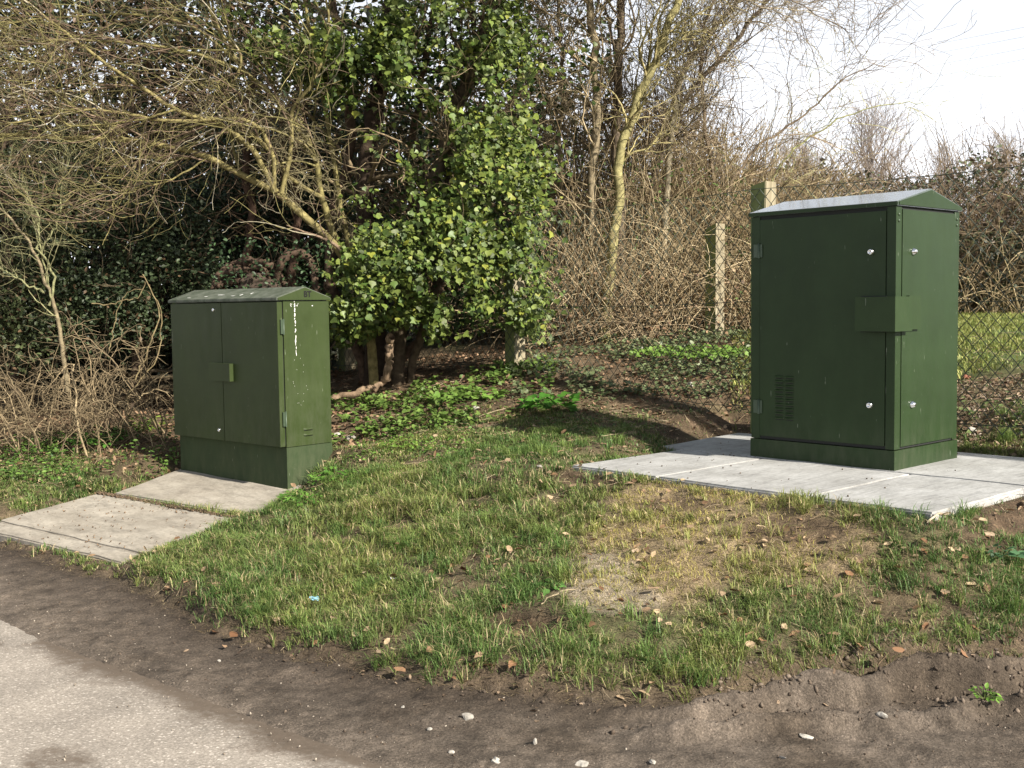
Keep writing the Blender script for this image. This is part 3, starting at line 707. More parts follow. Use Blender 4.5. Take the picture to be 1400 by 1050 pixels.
# ================================================================== vegetation
MVI = lambda o: np.array(o.location)
def tree_empty(name, p, label, cat, group=None):
    return thing(empty(name, tuple(p)), label, cat, group)
def tub(name, P, R, k, C, mat_, parent, kind=None, smooth=True):
    V, F, Cc = tubes(P-np.array(parent.location), R, k, C)
    return link(name, npmesh(name, V, F, Cc, smooth), mat_, parent, kind)
def cvar(n, a, b, s=.12):
    t = rng.random((n, 1)); c = np.array(a)*(1-t)+np.array(b)*t
    return c*(1+rng.normal(size=(n, 1))*s).clip(.5, 1.6)
# leaf templates (Y along the leaf, length 1)
IVY_V = np.array([(0, 0, 0), (.42, .10, .05), (.50, .42, .07), (.22, .62, .05), (0, 1, -.05), (-.22, .62, .05), (-.50, .42, .07), (-.42, .10, .05), (0, .45, -.03)], float)
IVY_F = [np.array([(0, 1, 2), (0, 2, 8), (8, 2, 3), (8, 3, 4), (8, 4, 5), (8, 5, 6), (0, 8, 6), (0, 6, 7)])]
OV_V = np.array([(0, 0, 0), (.30, .35, .06), (.2, .75, .04), (0, 1, -.06), (-.2, .75, .04), (-.30, .35, .06), (0, .5, -.03)], float)
OV_F = [np.array([(0, 1, 6), (6, 1, 2), (6, 2, 3), (6, 3, 4), (6, 4, 5), (0, 6, 5)])]
RH_V = np.array([(0, 0, 0), (.33, .5, .05), (0, 1, -.04), (-.33, .5, .05)], float); RH_F = [np.array([(0, 1, 2, 3)])]
def leaf_cloud(acc, pos, size, cols, T=(RH_V, RH_F), up=.8, droop=-.3, face=(0, -.3, 0)):
    n = len(pos); Yd = rand_unit(n); Yd[:, 2] = Yd[:, 2]*.6+droop; 
    upv = rand_unit(n)*(1-up)+np.array([face[0], face[1], 1.0])*up
    X, Y, Z = frames(Yd, upv)
    acc.add(*scatter(T[0], T[1], pos, X, Y, Z, size, cols))

# ---------------- ivy covered tree
root = at(525, 505, 10.9); root[2] -= .05
ivt = tree_empty('ivy_covered_tree', root, 'tree smothered in glossy bright green ivy, its leafy skirt hanging over a fence post', 'tree')
TR = [([(515, 520), (512, 430), (503, 330), (500, 250), (512, 150), (530, 60), (540, -60), (560, -200)], 10.9, .13, .07, (.05, .035, .024), (.1, .06, .04)),
      ([(545, 515), (548, 430), (570, 330), (590, 255), (622, 150), (655, 60), (690, -40), (720, -160)], 10.6, .085, .05, (.085, .065, .042), (.2, .15, .09)),
      ([(500, 500), (470, 430), (450, 380), (455, 300), (480, 200), (470, 100), (450, -20)], 11.1, .07, .04, (.11, .075, .05), (.15, .1, .06)),
      ([(560, 510), (585, 430), (610, 330), (612, 220), (625, 160), (650, 90), (640, -20)], 10.7, .045, .03, (.085, .065, .042), (.2, .15, .09)),
      ([(455, 545), (492, 535), (520, 525), (530, 510), (535, 460)], 10.2, .03, .045, (.24, .17, .11), (.24, .17, .11)),
      ([(530, 520), (600, 400), (560, 250), (575, 120), (600, -40)], 11.3, .05, .03, (.12, .08, .05), (.16, .1, .06))]
trk = []
for i, (pl, Y, r0, r1, ca, cb) in enumerate(TR):
    P = resample([at(px, py, Y+.1*math.sin(j*1.7+i)) for j, (px, py) in enumerate(pl)], 40, .008)
    if i != 4: P[0, 2] -= .15
    R = np.linspace(r0, r1, 40)*(.85+rng.normal(size=40)*.10); trk.append((P, R))
    tub('trunk' if i < 4 else 'branch', P[None], R[None], 10, np.array([ca]), M_bark, ivt)
P0 = np.stack([t[0] for t in trk[:4]]+[trk[5][0]]); R0 = np.stack([t[1] for t in trk[:4]]+[trk[5][1]])
b1 = grow(P0, R0, 130, (.5, 1.4), 9, (30, 75), (0, -.05, -.02), .22, .28, .25)
b2 = grow(*b1, 800, (.25, .7), 7, (20, 70), (0, 0, -.06), .25, .5, .1)
tw = Acc()
for P, R in (b1, b2): tw.add(*tubes(P-root, R, 4, cvar(len(P), (.13, .10, .06), (.26, .2, .12))))
link('twigs', tw.mesh('twigs'), M_bark, ivt, 'stuff')
BL = [(600, 370, 130, 85, 9.45, 50), (515, 400, 70, 55, 9.4, 26), (690, 385, 52, 78, 9.7, 30), (620, 300, 115, 55, 9.6, 34), (540, 305, 60, 50, 9.5, 16), (655, 225, 85, 65, 9.7, 40), (590, 185, 75, 60, 9.8, 28), (470, 430, 30, 25, 9.7, 6), (695, 420, 45, 35, 9.9, 14),
      (645, 110, 80, 70, 9.7, 42), (560, 90, 75, 60, 9.8, 34), (620, 20, 95, 50, 9.8, 42), (480, 55, 70, 50, 9.9, 28), (680, 40, 60, 60, 9.9, 16), (405, 45, 70, 50, 9.7, 20), (360, 15, 70, 35, 9.6, 14), (470, 120, 45, 40, 10.0, 10), (495, 200, 50, 40, 10.5, 8), (705, 250, 40, 60, 9.9, 14), (735, 190, 50, 45, 10.6, 8), (760, 60, 60, 60, 10.8, 8), (330, 20, 70, 40, 10.7, 8)]
pos = []; ctr = []
for (cx, cy, rx_, ry_, Y, n) in BL:
    for _ in range(n):
        a = rng.uniform(0, 2*np.pi); r = math.sqrt(rng.random())
        px, py = cx+rx_*r*math.cos(a), cy+ry_*r*math.sin(a)
        c = at(px, py, Y+.55*r*r+rng.uniform(0, .7)); ctr.append(c)
        m_ = rng.integers(40, 70); q = rng.normal(size=(m_, 3))*np.array([.11, .10, .10])
        q[:, 2] -= np.hypot(q[:, 0], q[:, 1])*.35
        pos.append(c+q)
pos = np.concatenate(pos)
# higher part of the crown above the picture
hi = rng.normal(size=(9000, 3))*np.array([1.3, .9, 1.0])+np.array([-.4, 10.6, 5.6])
u, v = proj(hi); hi = hi[v < -30]
# keep loose spots open so stems show through
u, v = proj(pos); gap = np.maximum.reduce([ell(u, v, 525, 250, 28, 30), ell(u, v, 470, 200, 26, 60), ell(u, v, 632, 120, 14, 45)*.9, ell(u, v, 508, 130, 20, 50)*.9, ell(u, v, 700, 120, 22, 50)*.7, ell(u, v, 545, 180, 16, 50)*.8, ell(u, v, 600, 150, 10, 60)*.8])
hole = fbm(u/55, v/55, 101, 3)
keep = (rng.random(len(pos)) > gap*.97) & (rng.random(len(pos)) < sst(-.16, .02, hole-.07*(v < 250))+.08) & (v < 462+14*np.sin(u/23)) & (u > 445-(v < 130)*150)
pos = pos[keep]
size = .030+.045*rng.random(len(pos))**1.5; cols = cvar(len(pos), (.045, .08, .016), (.155, .195, .04), .32)
yl = rng.random(len(pos)) < .05; cols[yl] = np.array([.24, .26, .04])
ny = np.argsort(pos[:, 1]); u, v = proj(pos)
inn = [i for i in ny if 455 < u[i] < 745 and 10 < v[i] < 460][:2400]; single = list(rng.choice(inn, 300, replace=False)); smask = np.zeros(len(pos), bool); smask[single] = True
n = len(pos)
def leafdirs(n):
    Yd = rng.normal(size=(n, 3))*.6+np.array([.15, -.35, -.75]); upv = rng.normal(size=(n, 3))*.45+np.array([.35, -.75, .75])
    return frames(Yd, upv)
X, Y, Z = leafdirs(n)
ac = Acc(); kk = ~smask
ac.add(*scatter(IVY_V, IVY_F, pos[kk]-root, X[kk], Y[kk], Z[kk], size[kk], cols[kk]))
leaf_cloud(ac, hi-root, rng.uniform(.09, .16, len(hi)), cvar(len(hi), (.045, .10, .018), (.1, .18, .03)))
# inner leaves in a darker green, filling in behind the shell
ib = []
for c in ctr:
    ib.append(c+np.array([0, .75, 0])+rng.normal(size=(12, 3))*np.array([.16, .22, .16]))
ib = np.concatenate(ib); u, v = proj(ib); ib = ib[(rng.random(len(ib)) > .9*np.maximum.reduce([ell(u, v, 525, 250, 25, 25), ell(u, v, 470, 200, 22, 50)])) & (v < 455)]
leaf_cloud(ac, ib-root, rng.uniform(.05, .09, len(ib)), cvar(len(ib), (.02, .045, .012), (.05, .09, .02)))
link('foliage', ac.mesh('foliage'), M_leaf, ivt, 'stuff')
proto = [npmesh('leaf', IVY_V*np.array([s, 1, z]), IVY_F) for s, z in ((1, 1), (.85, 1.6), (1.1, .4), (.95, -1.0))]
for me in proto: me.materials.append(M_leafobj)
for i in single:
    o = bpy.data.objects.new('leaf', proto[i % 4]); COL.objects.link(o); o.parent = ivt
    M = Matrix(((X[i][0], Y[i][0], Z[i][0]), (X[i][1], Y[i][1], Z[i][1]), (X[i][2], Y[i][2], Z[i][2])))
    o.rotation_euler = M.to_euler(); o.location = tuple(pos[i]-root); o.scale = (size[i],)*3

# ---------------- bare arching tree on the left
root = at(505, 500, 10.5)
hz = tree_empty('bare_tree', root, 'bare winter tree with long lichen yellow limbs arching left over the lower cabinet', 'tree')
LM = [([(512, 515), (500, 430), (466, 345), (420, 300), (377, 262), (330, 240), (285, 215), (200, 194), (90, 188), (-10, 183), (-120, 180)], 10.6, 9.8, .062, .014),
      ([(377, 262), (345, 205), (300, 170), (240, 150), (150, 90), (90, 45), (10, -20)], 10.1, 9.6, .035, .012),
      ([(375, 262), (372, 210), (340, 165), (230, 165), (120, 150), (20, 168), (-60, 170)], 10.1, 9.5, .028, .008),
      ([(385, 265), (398, 205), (400, 150), (430, 110), (450, 40), (440, -40)], 10.1, 10.0, .03, .01),
      ([(466, 345), (440, 270), (425, 200), (380, 140), (330, 90), (290, 20), (280, -40)], 10.5, 10.2, .045, .015),
      ([(425, 200), (350, 110), (250, 70), (120, 55), (-20, 60)], 10.3, 9.7, .025, .008),
      ([(440, 270), (400, 245), (355, 190), (310, 150), (330, 80), (300, 40), (285, -30)], 10.4, 9.9, .03, .012),
      ([(500, 430), (470, 300), (440, 120), (420, 20), (410, -60)], 10.6, 10.7, .04, .018),
      ([(285, 215), (235, 245), (160, 270), (150, 300), (75, 300)], 9.95, 9.6, .012, .004),
      ([(240, 150), (180, 165), (90, 170), (85, 120), (60, 60)], 9.8, 9.4, .014, .005),
      ([(330, 90), (260, 35), (170, 20), (60, 25), (-30, 40)], 10.3, 9.9, .02, .007),
      ([(200, 194), (180, 240), (155, 300), (140, 335)], 9.95, 9.7, .009, .004)]
Pl = []; Rl = []
for i, (pl, ya, yb, r0, r1) in enumerate(LM):
    K = len(pl); P = resample([at(px, py, ya+(yb-ya)*j/(K-1)) for j, (px, py) in enumerate(pl)], 34, .004)
    if i == 0: P[0, 2] -= .15
    R = np.linspace(r0, r1, 34)*(1+rng.normal(size=34)*.04)*.72; Pl.append(P); Rl.append(R)
    tub('limb', P[None], R[None], 9, cvar(1, (.2, .175, .07), (.25, .21, .09), .05), M_bark, hz)
Pl = np.stack(Pl); Rl = np.stack(Rl)
g1 = grow(Pl, Rl, 190, (.5, 1.5), 12, (15, 60), (-.08, -.03, -.012), .13, .5, .22)
g1b = grow(Pl[1:], Rl[1:], 60, (.4, 1.0), 12, (20, 80), (-.03, -.03, -.07), .2, .4, .3)
g1 = (np.concatenate([g1[0], g1b[0]]), np.concatenate([g1[1], g1b[1]]))
g2 = grow(*g1, 1150, (.25, .9), 10, (15, 65), (-.04, -.01, -.02), .19, .65, .15)
g3_ = grow(*g2, 3300, (.10, .42), 7, (20, 70), (-.02, 0, -.02), .24, .75, .1)
tw = Acc()
def hzc(n):
    c = cvar(n, (.15, .135, .05), (.25, .22, .10), .25); q = rng.random(n)
    c[q < .4] = cvar(int((q < .4).sum()), (.11, .075, .05), (.2, .145, .10), .2); c[q > .93] = cvar(int((q > .93).sum()), (.3, .27, .19), (.4, .36, .27), .1)
    return c
def clampR(R, lo): return np.maximum(R, lo)
for (P, R), k_, lo in ((g1, 5, .0035), (g2, 4, .0024), (g3_, 3, .0017)): 
    u, v = proj(P[:, -1]); kp = (v < 330-np.abs(u-250)*.1) & (u < 480)
    P = P[kp]; R = R[kp]
    tw.add(*tubes(P-root, clampR(R, lo), k_, hzc(len(P))))
link('twigs', tw.mesh('twigs', True), M_bark, hz, 'stuff')
# fine pale sprays near the crook
sp = grow(Pl[2:8, :12], Rl[2:8, :12], 90, (.2, .5), 8, (40, 110), (.08, -.1, -.10), .3, .2, .2)
sp2 = grow(*sp, 500, (.08, .25), 6, (20, 80), (0, 0, -.08), .3, .7)
tw = Acc()
for P, R in (sp, sp2): tw.add(*tubes(P-root, clampR(R, .0018), 3, cvar(len(P), (.22, .19, .10), (.32, .28, .17))))
link('sprays', tw.mesh('sprays'), M_bark, hz, 'stuff')

# ---------------- shade-loving evergreens behind
def evergreen(name, label, px, base_py, Y, blobs, n, ca, cb, size, trunk_r=.06, brown=.07, group='dark evergreen shrubs behind the lower cabinet'):
    rt = at(px, base_py, Y); t = tree_empty(name, rt, label, 'evergreen', group)
    P = resample([rt+np.array([0, 0, -.2]), rt+np.array([.1, 0, 1.0]), rt+np.array([-.1, .1, 2.2]), rt+np.array([.15, .1, 3.4])], 24, .02)
    tub('trunk', P[None], np.linspace(trunk_r, trunk_r*.3, 24)[None], 8, np.array([(.11, .08, .055)]), M_bark, t)
    g = grow(P[None], np.linspace(trunk_r, trunk_r*.4, 24)[None], 60, (.5, 1.5), 10, (40, 90), (0, -.05, .0), .2, .4, .05)
    gg = grow(*g, 500, (.2, .6), 7, (20, 70), (0, -.02, -.04), .25, .55)
    a = Acc()
    for Q, R in (g, gg): a.add(*tubes(Q-rt, np.maximum(R, .002), 3, cvar(len(Q), (.10, .08, .05), (.2, .16, .1))))
    link('branches', a.mesh('branches'), M_bark, t, 'stuff')
    a = Acc()
    tot = sum(b[2]*b[3] for b in blobs)
    for (cx, cy, rx_, ry_, Yb, Yd) in blobs:
        m_ = int(n*rx_*ry_/tot); an = rng.uniform(0, 2*np.pi, m_); r = np.sqrt(rng.random(m_))
        c = np.array([at(x, y, Yb+d) for x, y, d in zip(cx+rx_*r*np.cos(an), cy+ry_*r*np.sin(an), rng.uniform(0, Yd, m_))])
        c = c+rng.normal(size=c.shape)*.07
        uu, vv = proj(c); h = fbm(uu/45, vv/45, px, 3); c = c[rng.random(len(c)) < sst(-.25, 0, h)+.2]
        cc = cvar(len(c), ca, cb, .25); bz = rng.random(len(c)) < brown; cc[bz] = (.14, .09, .05)
        leaf_cloud(a, c-rt, rng.uniform(*size, len(c)), cc, (OV_V, OV_F), .5, -.4)
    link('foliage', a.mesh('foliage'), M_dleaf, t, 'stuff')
    return t
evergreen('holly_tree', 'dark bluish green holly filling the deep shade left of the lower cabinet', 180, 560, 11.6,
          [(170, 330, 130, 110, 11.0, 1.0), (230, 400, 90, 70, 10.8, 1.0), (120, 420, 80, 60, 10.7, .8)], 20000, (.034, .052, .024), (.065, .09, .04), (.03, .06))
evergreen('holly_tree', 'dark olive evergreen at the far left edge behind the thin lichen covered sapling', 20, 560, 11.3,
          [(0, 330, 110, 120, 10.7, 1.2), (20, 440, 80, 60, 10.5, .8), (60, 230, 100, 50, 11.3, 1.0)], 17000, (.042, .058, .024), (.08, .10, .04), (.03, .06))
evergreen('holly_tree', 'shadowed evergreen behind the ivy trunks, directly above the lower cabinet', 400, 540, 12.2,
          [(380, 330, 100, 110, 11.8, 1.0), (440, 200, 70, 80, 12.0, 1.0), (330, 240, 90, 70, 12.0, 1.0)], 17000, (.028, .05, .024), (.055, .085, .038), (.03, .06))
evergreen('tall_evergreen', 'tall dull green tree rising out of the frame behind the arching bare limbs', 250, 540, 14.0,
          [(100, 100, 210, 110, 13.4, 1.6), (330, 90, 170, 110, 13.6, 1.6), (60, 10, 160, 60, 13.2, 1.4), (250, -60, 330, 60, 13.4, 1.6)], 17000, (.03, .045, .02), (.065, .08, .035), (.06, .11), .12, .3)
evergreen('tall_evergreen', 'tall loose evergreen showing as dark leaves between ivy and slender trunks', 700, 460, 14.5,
          [(600, 120, 160, 130, 14.0, 1.6), (730, 60, 130, 90, 14.0, 1.6), (650, 280, 140, 90, 14.0, 1.6), (560, 380, 140, 80, 13.0, 1.6), (770, 160, 60, 60, 14.0, 1.0)], 9500, (.025, .045, .018), (.055, .085, .03), (.06, .1), .1, .2)

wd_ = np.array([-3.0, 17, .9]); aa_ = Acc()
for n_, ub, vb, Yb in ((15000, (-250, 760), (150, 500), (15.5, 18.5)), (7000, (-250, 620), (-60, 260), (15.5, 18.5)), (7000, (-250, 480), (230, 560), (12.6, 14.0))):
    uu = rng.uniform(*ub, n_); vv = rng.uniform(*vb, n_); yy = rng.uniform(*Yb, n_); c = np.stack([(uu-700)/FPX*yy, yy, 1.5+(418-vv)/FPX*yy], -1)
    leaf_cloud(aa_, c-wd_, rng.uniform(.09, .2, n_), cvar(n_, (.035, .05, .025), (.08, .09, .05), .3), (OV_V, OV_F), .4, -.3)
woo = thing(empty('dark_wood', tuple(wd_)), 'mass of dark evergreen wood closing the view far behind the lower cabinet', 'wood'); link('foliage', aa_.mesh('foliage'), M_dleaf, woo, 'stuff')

# ---------------- sapling at the left edge
root = at(88, 500, 9.7)
sap = tree_empty('sapling', root, 'thin forked bare sapling at the far left edge, greenish with lichen', 'sapling')
Q = [([(92, 520), (84, 470), (76, 425), (67, 400), (50, 350), (25, 310), (-10, 280)], .020, .008), ([(67, 418), (75, 380), (55, 340), (50, 290), (15, 230), (20, 190)], .012, .004), ([(60, 400), (30, 385), (0, 365), (-20, 360)], .010, .004), ([(76, 425), (50, 320), (28, 260), (0, 235)], .009, .003), ([(50, 350), (80, 300), (85, 250), (100, 200)], .008, .003)]
P = np.stack([resample([at(a, b, 9.7) for a, b in q[0]], 24, .008) for q in Q]); R = np.stack([np.linspace(q[1], q[2], 24) for q in Q])
P[0, 0, 2] -= .1
tub('trunk', P[:1], R[:1], 8, np.array([(.22, .18, .11)]), M_bark, sap)
for i in range(1, 5): tub('branch', P[i:i+1], R[i:i+1], 6, np.array([(.24, .24, .12)]), M_bark, sap)
g = grow(P, R, 90, (.2, .6), 9, (20, 70), (0, -.02, .03), .18, .5, .3); gg = grow(*g, 350, (.08, .3), 6, (20, 70), (0, 0, .02), .25, .6)
a = Acc()
for Qp, Rp in (g, gg): a.add(*tubes(Qp-root, np.maximum(Rp, .0016), 3, cvar(len(Qp), (.2, .2, .1), (.3, .28, .15))))
link('twigs', a.mesh('twigs'), M_bark, sap, 'stuff')

# ---------------- low tangle of woody stems, left
def arcs(n, ubox, vbase, Yr, hr, lr, tilt, npts=12, wig=.12):
    px = rng.uniform(*ubox, n); Yv = rng.uniform(*Yr, n)
    p = np.array([at(a, vbase, y) for a, y in zip(px, Yv)]); p[:, 2] = hgt(p[:, 0], p[:, 1], False)-.02
    L = rng.uniform(*lr, n); H = rng.uniform(*hr, n); an = rng.normal(size=n)*.8+tilt
    t = np.linspace(0, 1, npts)[None]
    P = np.zeros((n, npts, 3)); P[..., 0] = p[:, 0:1]+L[:, None]*t*np.cos(an)[:, None]; P[..., 1] = p[:, 1:2]+L[:, None]*t*np.sin(an)[:, None]*.5
    end = rng.uniform(.1, 1.0, n)[:, None]
    P[..., 2] = p[:, 2:3]+H[:, None]*(np.sin(t*np.pi*(.5+.45*end)))
    w = np.cumsum(rng.normal(size=P.shape)*wig*.12, axis=1); P += w
    return P
root = at(90, 560, 10.0)
tg = thing(empty('bramble_tangle', tuple(root)), 'low tangle of pinkish brown dead woody stems on the ground at left', 'undergrowth')
P1 = arcs(75, (-60, 235), 590, (9.3, 10.2), (.3, .9), (.3, 1.1), 2.6, wig=.22); R1 = rng.uniform(.004, .011, 75)[:, None]*np.linspace(1, .4, 12)
P2, R2 = grow(P1, R1, 420, (.15, .6), 9, (20, 90), (0, -.03, -.05), .3, .6)
P3, R3 = grow(P2, R2, 800, (.08, .3), 6, (20, 90), (0, -.02, -.05), .3, .7)
a = Acc()
for Qp, Rp in ((P1, R1), (P2, R2), (P3, R3)):
    a.add(*tubes(Qp-root, np.maximum(Rp, .0018), 4, cvar(len(Qp), (.14, .105, .062), (.30, .235, .14), .25)))
link('stems', a.mesh('stems', True), M_bark, tg, 'stuff')
# hanging loop branches right of it
for q, r in (([(185, 520), (205, 470), (218, 430), (208, 400), (195, 375)], .008), ([(180, 550), (175, 540), (215, 490), (220, 440), (215, 410)], .007), ([(125, 415), (150, 415), (190, 405), (198, 385)], .006), ([(150, 480), (160, 430), (175, 400), (195, 395)], .005)):
    P = resample([at(a_, b_, 10.0) for a_, b_ in q], 20, .008); tub('stem', P[None], np.linspace(r, r*.6, 20)[None], 6, np.array([(.24, .19, .10)]), M_bark, tg)

M_burl = simple('rough_root_bark', (.055, .038, .026), .95, 0, 22)
# ---------------- twisted ivy root behind the lower cabinet
root = at(360, 400, 9.9); stp = tree_empty('twisted_stump', root, 'thick twisted brown root stump looping up just behind the roof of the lower cabinet', 'tree stump')
for (px, py, sx, sy, sz, rz_) in ((345, 380, .15, .12, .10, -.4), (372, 392, .13, .12, .12, .5)):
    bm = bmesh.new(); bmesh.ops.create_icosphere(bm, subdivisions=4, radius=1)
    for v_ in bm.verts:
        c_ = v_.co; k_ = 1+float(fbm(c_.x*1.4+px, c_.y*1.4+c_.z*2.1, 5, 3))*.5+.09*math.sin(c_.z*9+c_.x*4+float(fbm(c_.x*2, c_.y*2, 9))*6); v_.co = Vector((c_.x*sx, c_.y*sy, c_.z*sz))*k_*.82
    o = bm_obj('burl', bm, M_burl, stp, 0, True); q_ = at(px, py+6, 10.25)-root; o.location = tuple(q_); o.rotation_euler = (0, rz_, 0)
for q, r in (([(383, 440), (379, 390), (381, 360), (398, 342), (422, 350), (434, 390), (440, 470)], .036), ([(292, 392), (300, 376), (320, 366), (345, 366), (366, 378), (374, 400)], .036), ([(298, 372), (318, 358), (345, 352), (372, 362), (390, 385)], .03), ([(296, 388), (318, 380), (340, 384), (352, 400)], .033), ([(330, 395), (336, 372), (352, 362), (366, 372), (362, 396)], .028)):
    P = resample([at(x, y+4, 10.3+.06*math.sin(j*2.1)) for j, (x, y) in enumerate(q)], 40, .008); tub('root', P[None], (r*(.8+.3*np.abs(np.sin(np.linspace(0, 11, 40))))*(1+rng.normal(size=40)*.10))[None], 10, np.array([(.075, .05, .034)]), M_bark, stp)
sl_ = np.array([at(rng.uniform(285, 450), rng.uniform(325, 395), rng.uniform(10.0, 10.25)) for _ in range(700)]); sl_ = sl_[np.array([rng.random() < .75 for _ in range(len(sl_))])]; ls_ = Acc(); leaf_cloud(ls_, sl_-root, rng.uniform(.02, .05, len(sl_)), cvar(len(sl_), (.02, .045, .018), (.05, .09, .035), .3), (OV_V, OV_F), .4, -.3); link('ivy_leaves', ls_.mesh('ivy_leaves'), M_dleaf, stp, 'stuff')
P = resample([at(362, 400, 9.95), at(368, 440, 9.95), at(370, 520, 9.95), at(372, 560, 9.95)], 12); tub('trunk', P[None], np.linspace(.11, .16, 12)[None], 12, np.array([(.16, .11, .07)]), M_bark, stp)
for q, r, lab in (([(325, 520), (328, 400), (345, 300), (335, 200), (350, 80)], .05, 'dark reddish bare stem standing left of the twisted stump in deep shade'), ([(400, 520), (398, 380), (408, 300), (402, 220), (430, 100)], .045, 'dark reddish bare stem rising behind the gable end of the lower cabinet')):
    P = resample([at(x, y, 11.3) for x, y in q], 24, .012); rt = P[0].copy(); rt[2] -= .05; o = tree_empty('understorey_tree', rt, lab, 'tree'); tub('trunk', P[None], np.linspace(r, r*.6, 24)[None], 9, np.array([(.085, .052, .036)]), M_bark, o)
    g = grow(P[None], np.linspace(r, r*.6, 24)[None], 25, (.4, 1.2), 9, (30, 80), (0, -.05, 0), .2, .25, .2); tub('branches', *g, 4, cvar(25, (.12, .08, .05), (.2, .14, .09)), M_bark, o, 'stuff')

# ---------------- slender bare trees behind the fence
ST = [([(812, 470), (812, 350), (807, 250), (815, 180), (812, 80), (805, -30), (800, -150)], 12.2, .055, .035, (.27, .22, .14), 'slender straight bare tree, left of two pale trunks behind the fence', 40),
      ([(822, 470), (836, 345), (846, 280), (848, 210), (872, 140), (905, 60), (935, -20), (960, -110)], 12.0, .060, .034, (.29, .26, .12), 'bare tree with sunlit yellowish trunk bending right above the fence', 40),
      ([(850, 460), (848, 300), (843, 180), (845, 100), (850, 0), (855, -120)], 12.4, .055, .04, (.13, .10, .07), 'dark straight bare trunk just behind the yellowish bending trunk', 30),
      ([(900, 460), (905, 380), (912, 250), (918, 180), (935, 100), (985, 30), (1050, -30)], 12.6, .045, .018, (.30, .26, .18), 'pale bare tree leaning right, standing left of the lone post', 50),
      ([(870, 460), (880, 330), (900, 220), (935, 140), (1000, 62), (1046, 5), (1090, -40)], 12.9, .035, .020, (.14, .11, .08), 'dark branching bare tree whose upper limb slants into the open sky', 60),
      ([(950, 460), (975, 330), (1000, 250), (1040, 195), (1090, 165), (1140, 118), (1198, 84)], 13.0, .028, .005, (.17, .13, .09), 'low leaning bare tree whose tip reaches right across the sky above the tall cabinet', 40),
      ([(1010, 460), (1040, 300), (1072, 220), (1120, 180), (1180, 150), (1262, 140)], 13.4, .022, .004, (.33, .33, .16), 'thin mossy yellow sapling arching right behind the tall cabinet roof', 30),
      ([(775, 470), (772, 330), (765, 200), (770, 100), (760, -30)], 12.6, .03, .018, (.22, .18, .11), 'thin bare tree closest to the right side of the ivy', 36),
      ([(985, 460), (990, 320), (965, 180), (960, 60), (990, -40)], 13.3, .03, .015, (.22, .17, .12), 'upright thin bare tree standing directly behind the lone concrete post', 40)]
for q, Y, r0, r1, c, lab, nb in ST:
    P = resample([at(x, y, Y) for x, y in q], 40, .012); P[0, 2] -= .2; rt = P[0].copy(); rt[2] += .2
    o = tree_empty('slender_tree', rt, lab, 'tree', 'slender bare trees behind the fence'); R = np.linspace(r0, r1, 40)
    tub('trunk', P[None], R[None], 9, np.array([c]), M_bark, o)
    g = grow(P[None], R[None], int(nb*.8), (.5, 1.5), 12, (20, 65), (.01, 0, .03), .2, .36, .42)
    g2 = grow(*g, nb*9, (.2, .8), 9, (15, 70), (.01, 0, .0), .21, .6, .15); g3b = grow(*g2, nb*16, (.1, .35), 6, (20, 70), (0, 0, 0), .22, .7)
    a = Acc()
    for (Qp, Rp), lo in ((g, .004), (g2, .0028), (g3b, .002)):
        uu, vv = proj(Qp[:, -1]); kp = ~((uu > 1010) & (vv > 20+np.clip(uu-1010, 0, 400)*.0) & (rng.random(len(uu)) < .72))
        Qp = Qp[kp]; Rp = Rp[kp]
        a.add(*tubes(Qp-rt, np.maximum(Rp, lo), 3, cvar(len(Qp), np.array(c)*.8, np.array(c)*1.2+np.array([.14, .105, .06]), .25)))
    link('twigs', a.mesh('twigs'), M_bark, o, 'stuff')
# overhanging twig spray at the top
rt = at(860, -120, 11.5)
o = tree_empty('overhanging_branch', rt, 'spray of fine bare twigs drooping from the top edge into the sky', 'branch')
P = np.stack([resample([at(x, y, 11.5) for x, y in q], 20, .01) for q in ([(860, -120), (960, -60), (1060, -25), (1190, -10)], [(860, -120), (1000, -40), (1100, 10), (1160, 45)], [(860, -120), (930, -50), (1010, -5), (1090, 30)])])
R = np.repeat(np.linspace(.016, .005, 20)[None], 3, 0); g = grow(P, R, 60, (.25, .7), 9, (15, 50), (.03, 0, -.02), .16, .6, .3); g2 = grow(*g, 330, (.12, .35), 7, (20, 60), (.02, 0, -.01), .2, .7)
a = Acc()
for Qp, Rp in ((P, R), g, g2): a.add(*tubes(Qp-rt, np.maximum(Rp, .0022), 3, cvar(len(Qp), (.16, .13, .10), (.26, .22, .16))))
link('twigs', a.mesh('twigs'), M_bark, o, 'stuff')

# ---------------- thickets
def canes(acc, rt, n, ubox, Yr, hfun, r, cols, lean=.25, wig=.06, arch=.5, npts=9, k=3):
    px = rng.uniform(*ubox, n); Yv = rng.uniform(*Yr, n)
    d = FW*FPX; xs = (px-700)/FPX*Yv*1.0
    Yv = np.where((np.abs(px-975) < 42) & (Yv < 12.35), 12.5, Yv); xs = (px-700)/FPX*Yv; base = np.stack([xs, Yv, hgt(xs, Yv, False)-.05], -1)
    H = hfun(px, Yv)*rng.uniform(.35, 1.0, n)
    d = np.stack([rng.normal(size=n)*lean+.05, rng.normal(size=n)*lean*.7-.05, np.ones(n)], -1); d = nrm(d)
    P = np.zeros((n, npts, 3)); P[:, 0] = base; st = (H/(npts-1))[:, None]*1.15
    dr = np.stack([rng.normal(size=n), rng.normal(size=n), -np.ones(n)*1.0], -1)*arch*rng.uniform(0, 1, n)[:, None]/npts
    for s in range(1, npts):
        d = nrm(d+rng.normal(size=(n, 3))*wig+dr*s*.5); P[:, s] = P[:, s-1]+d*st
    R = rng.uniform(*r, n)[:, None]*np.linspace(1, .45, npts)
    acc.add(*tubes(P-rt, R, k, cols(n))); return P, R
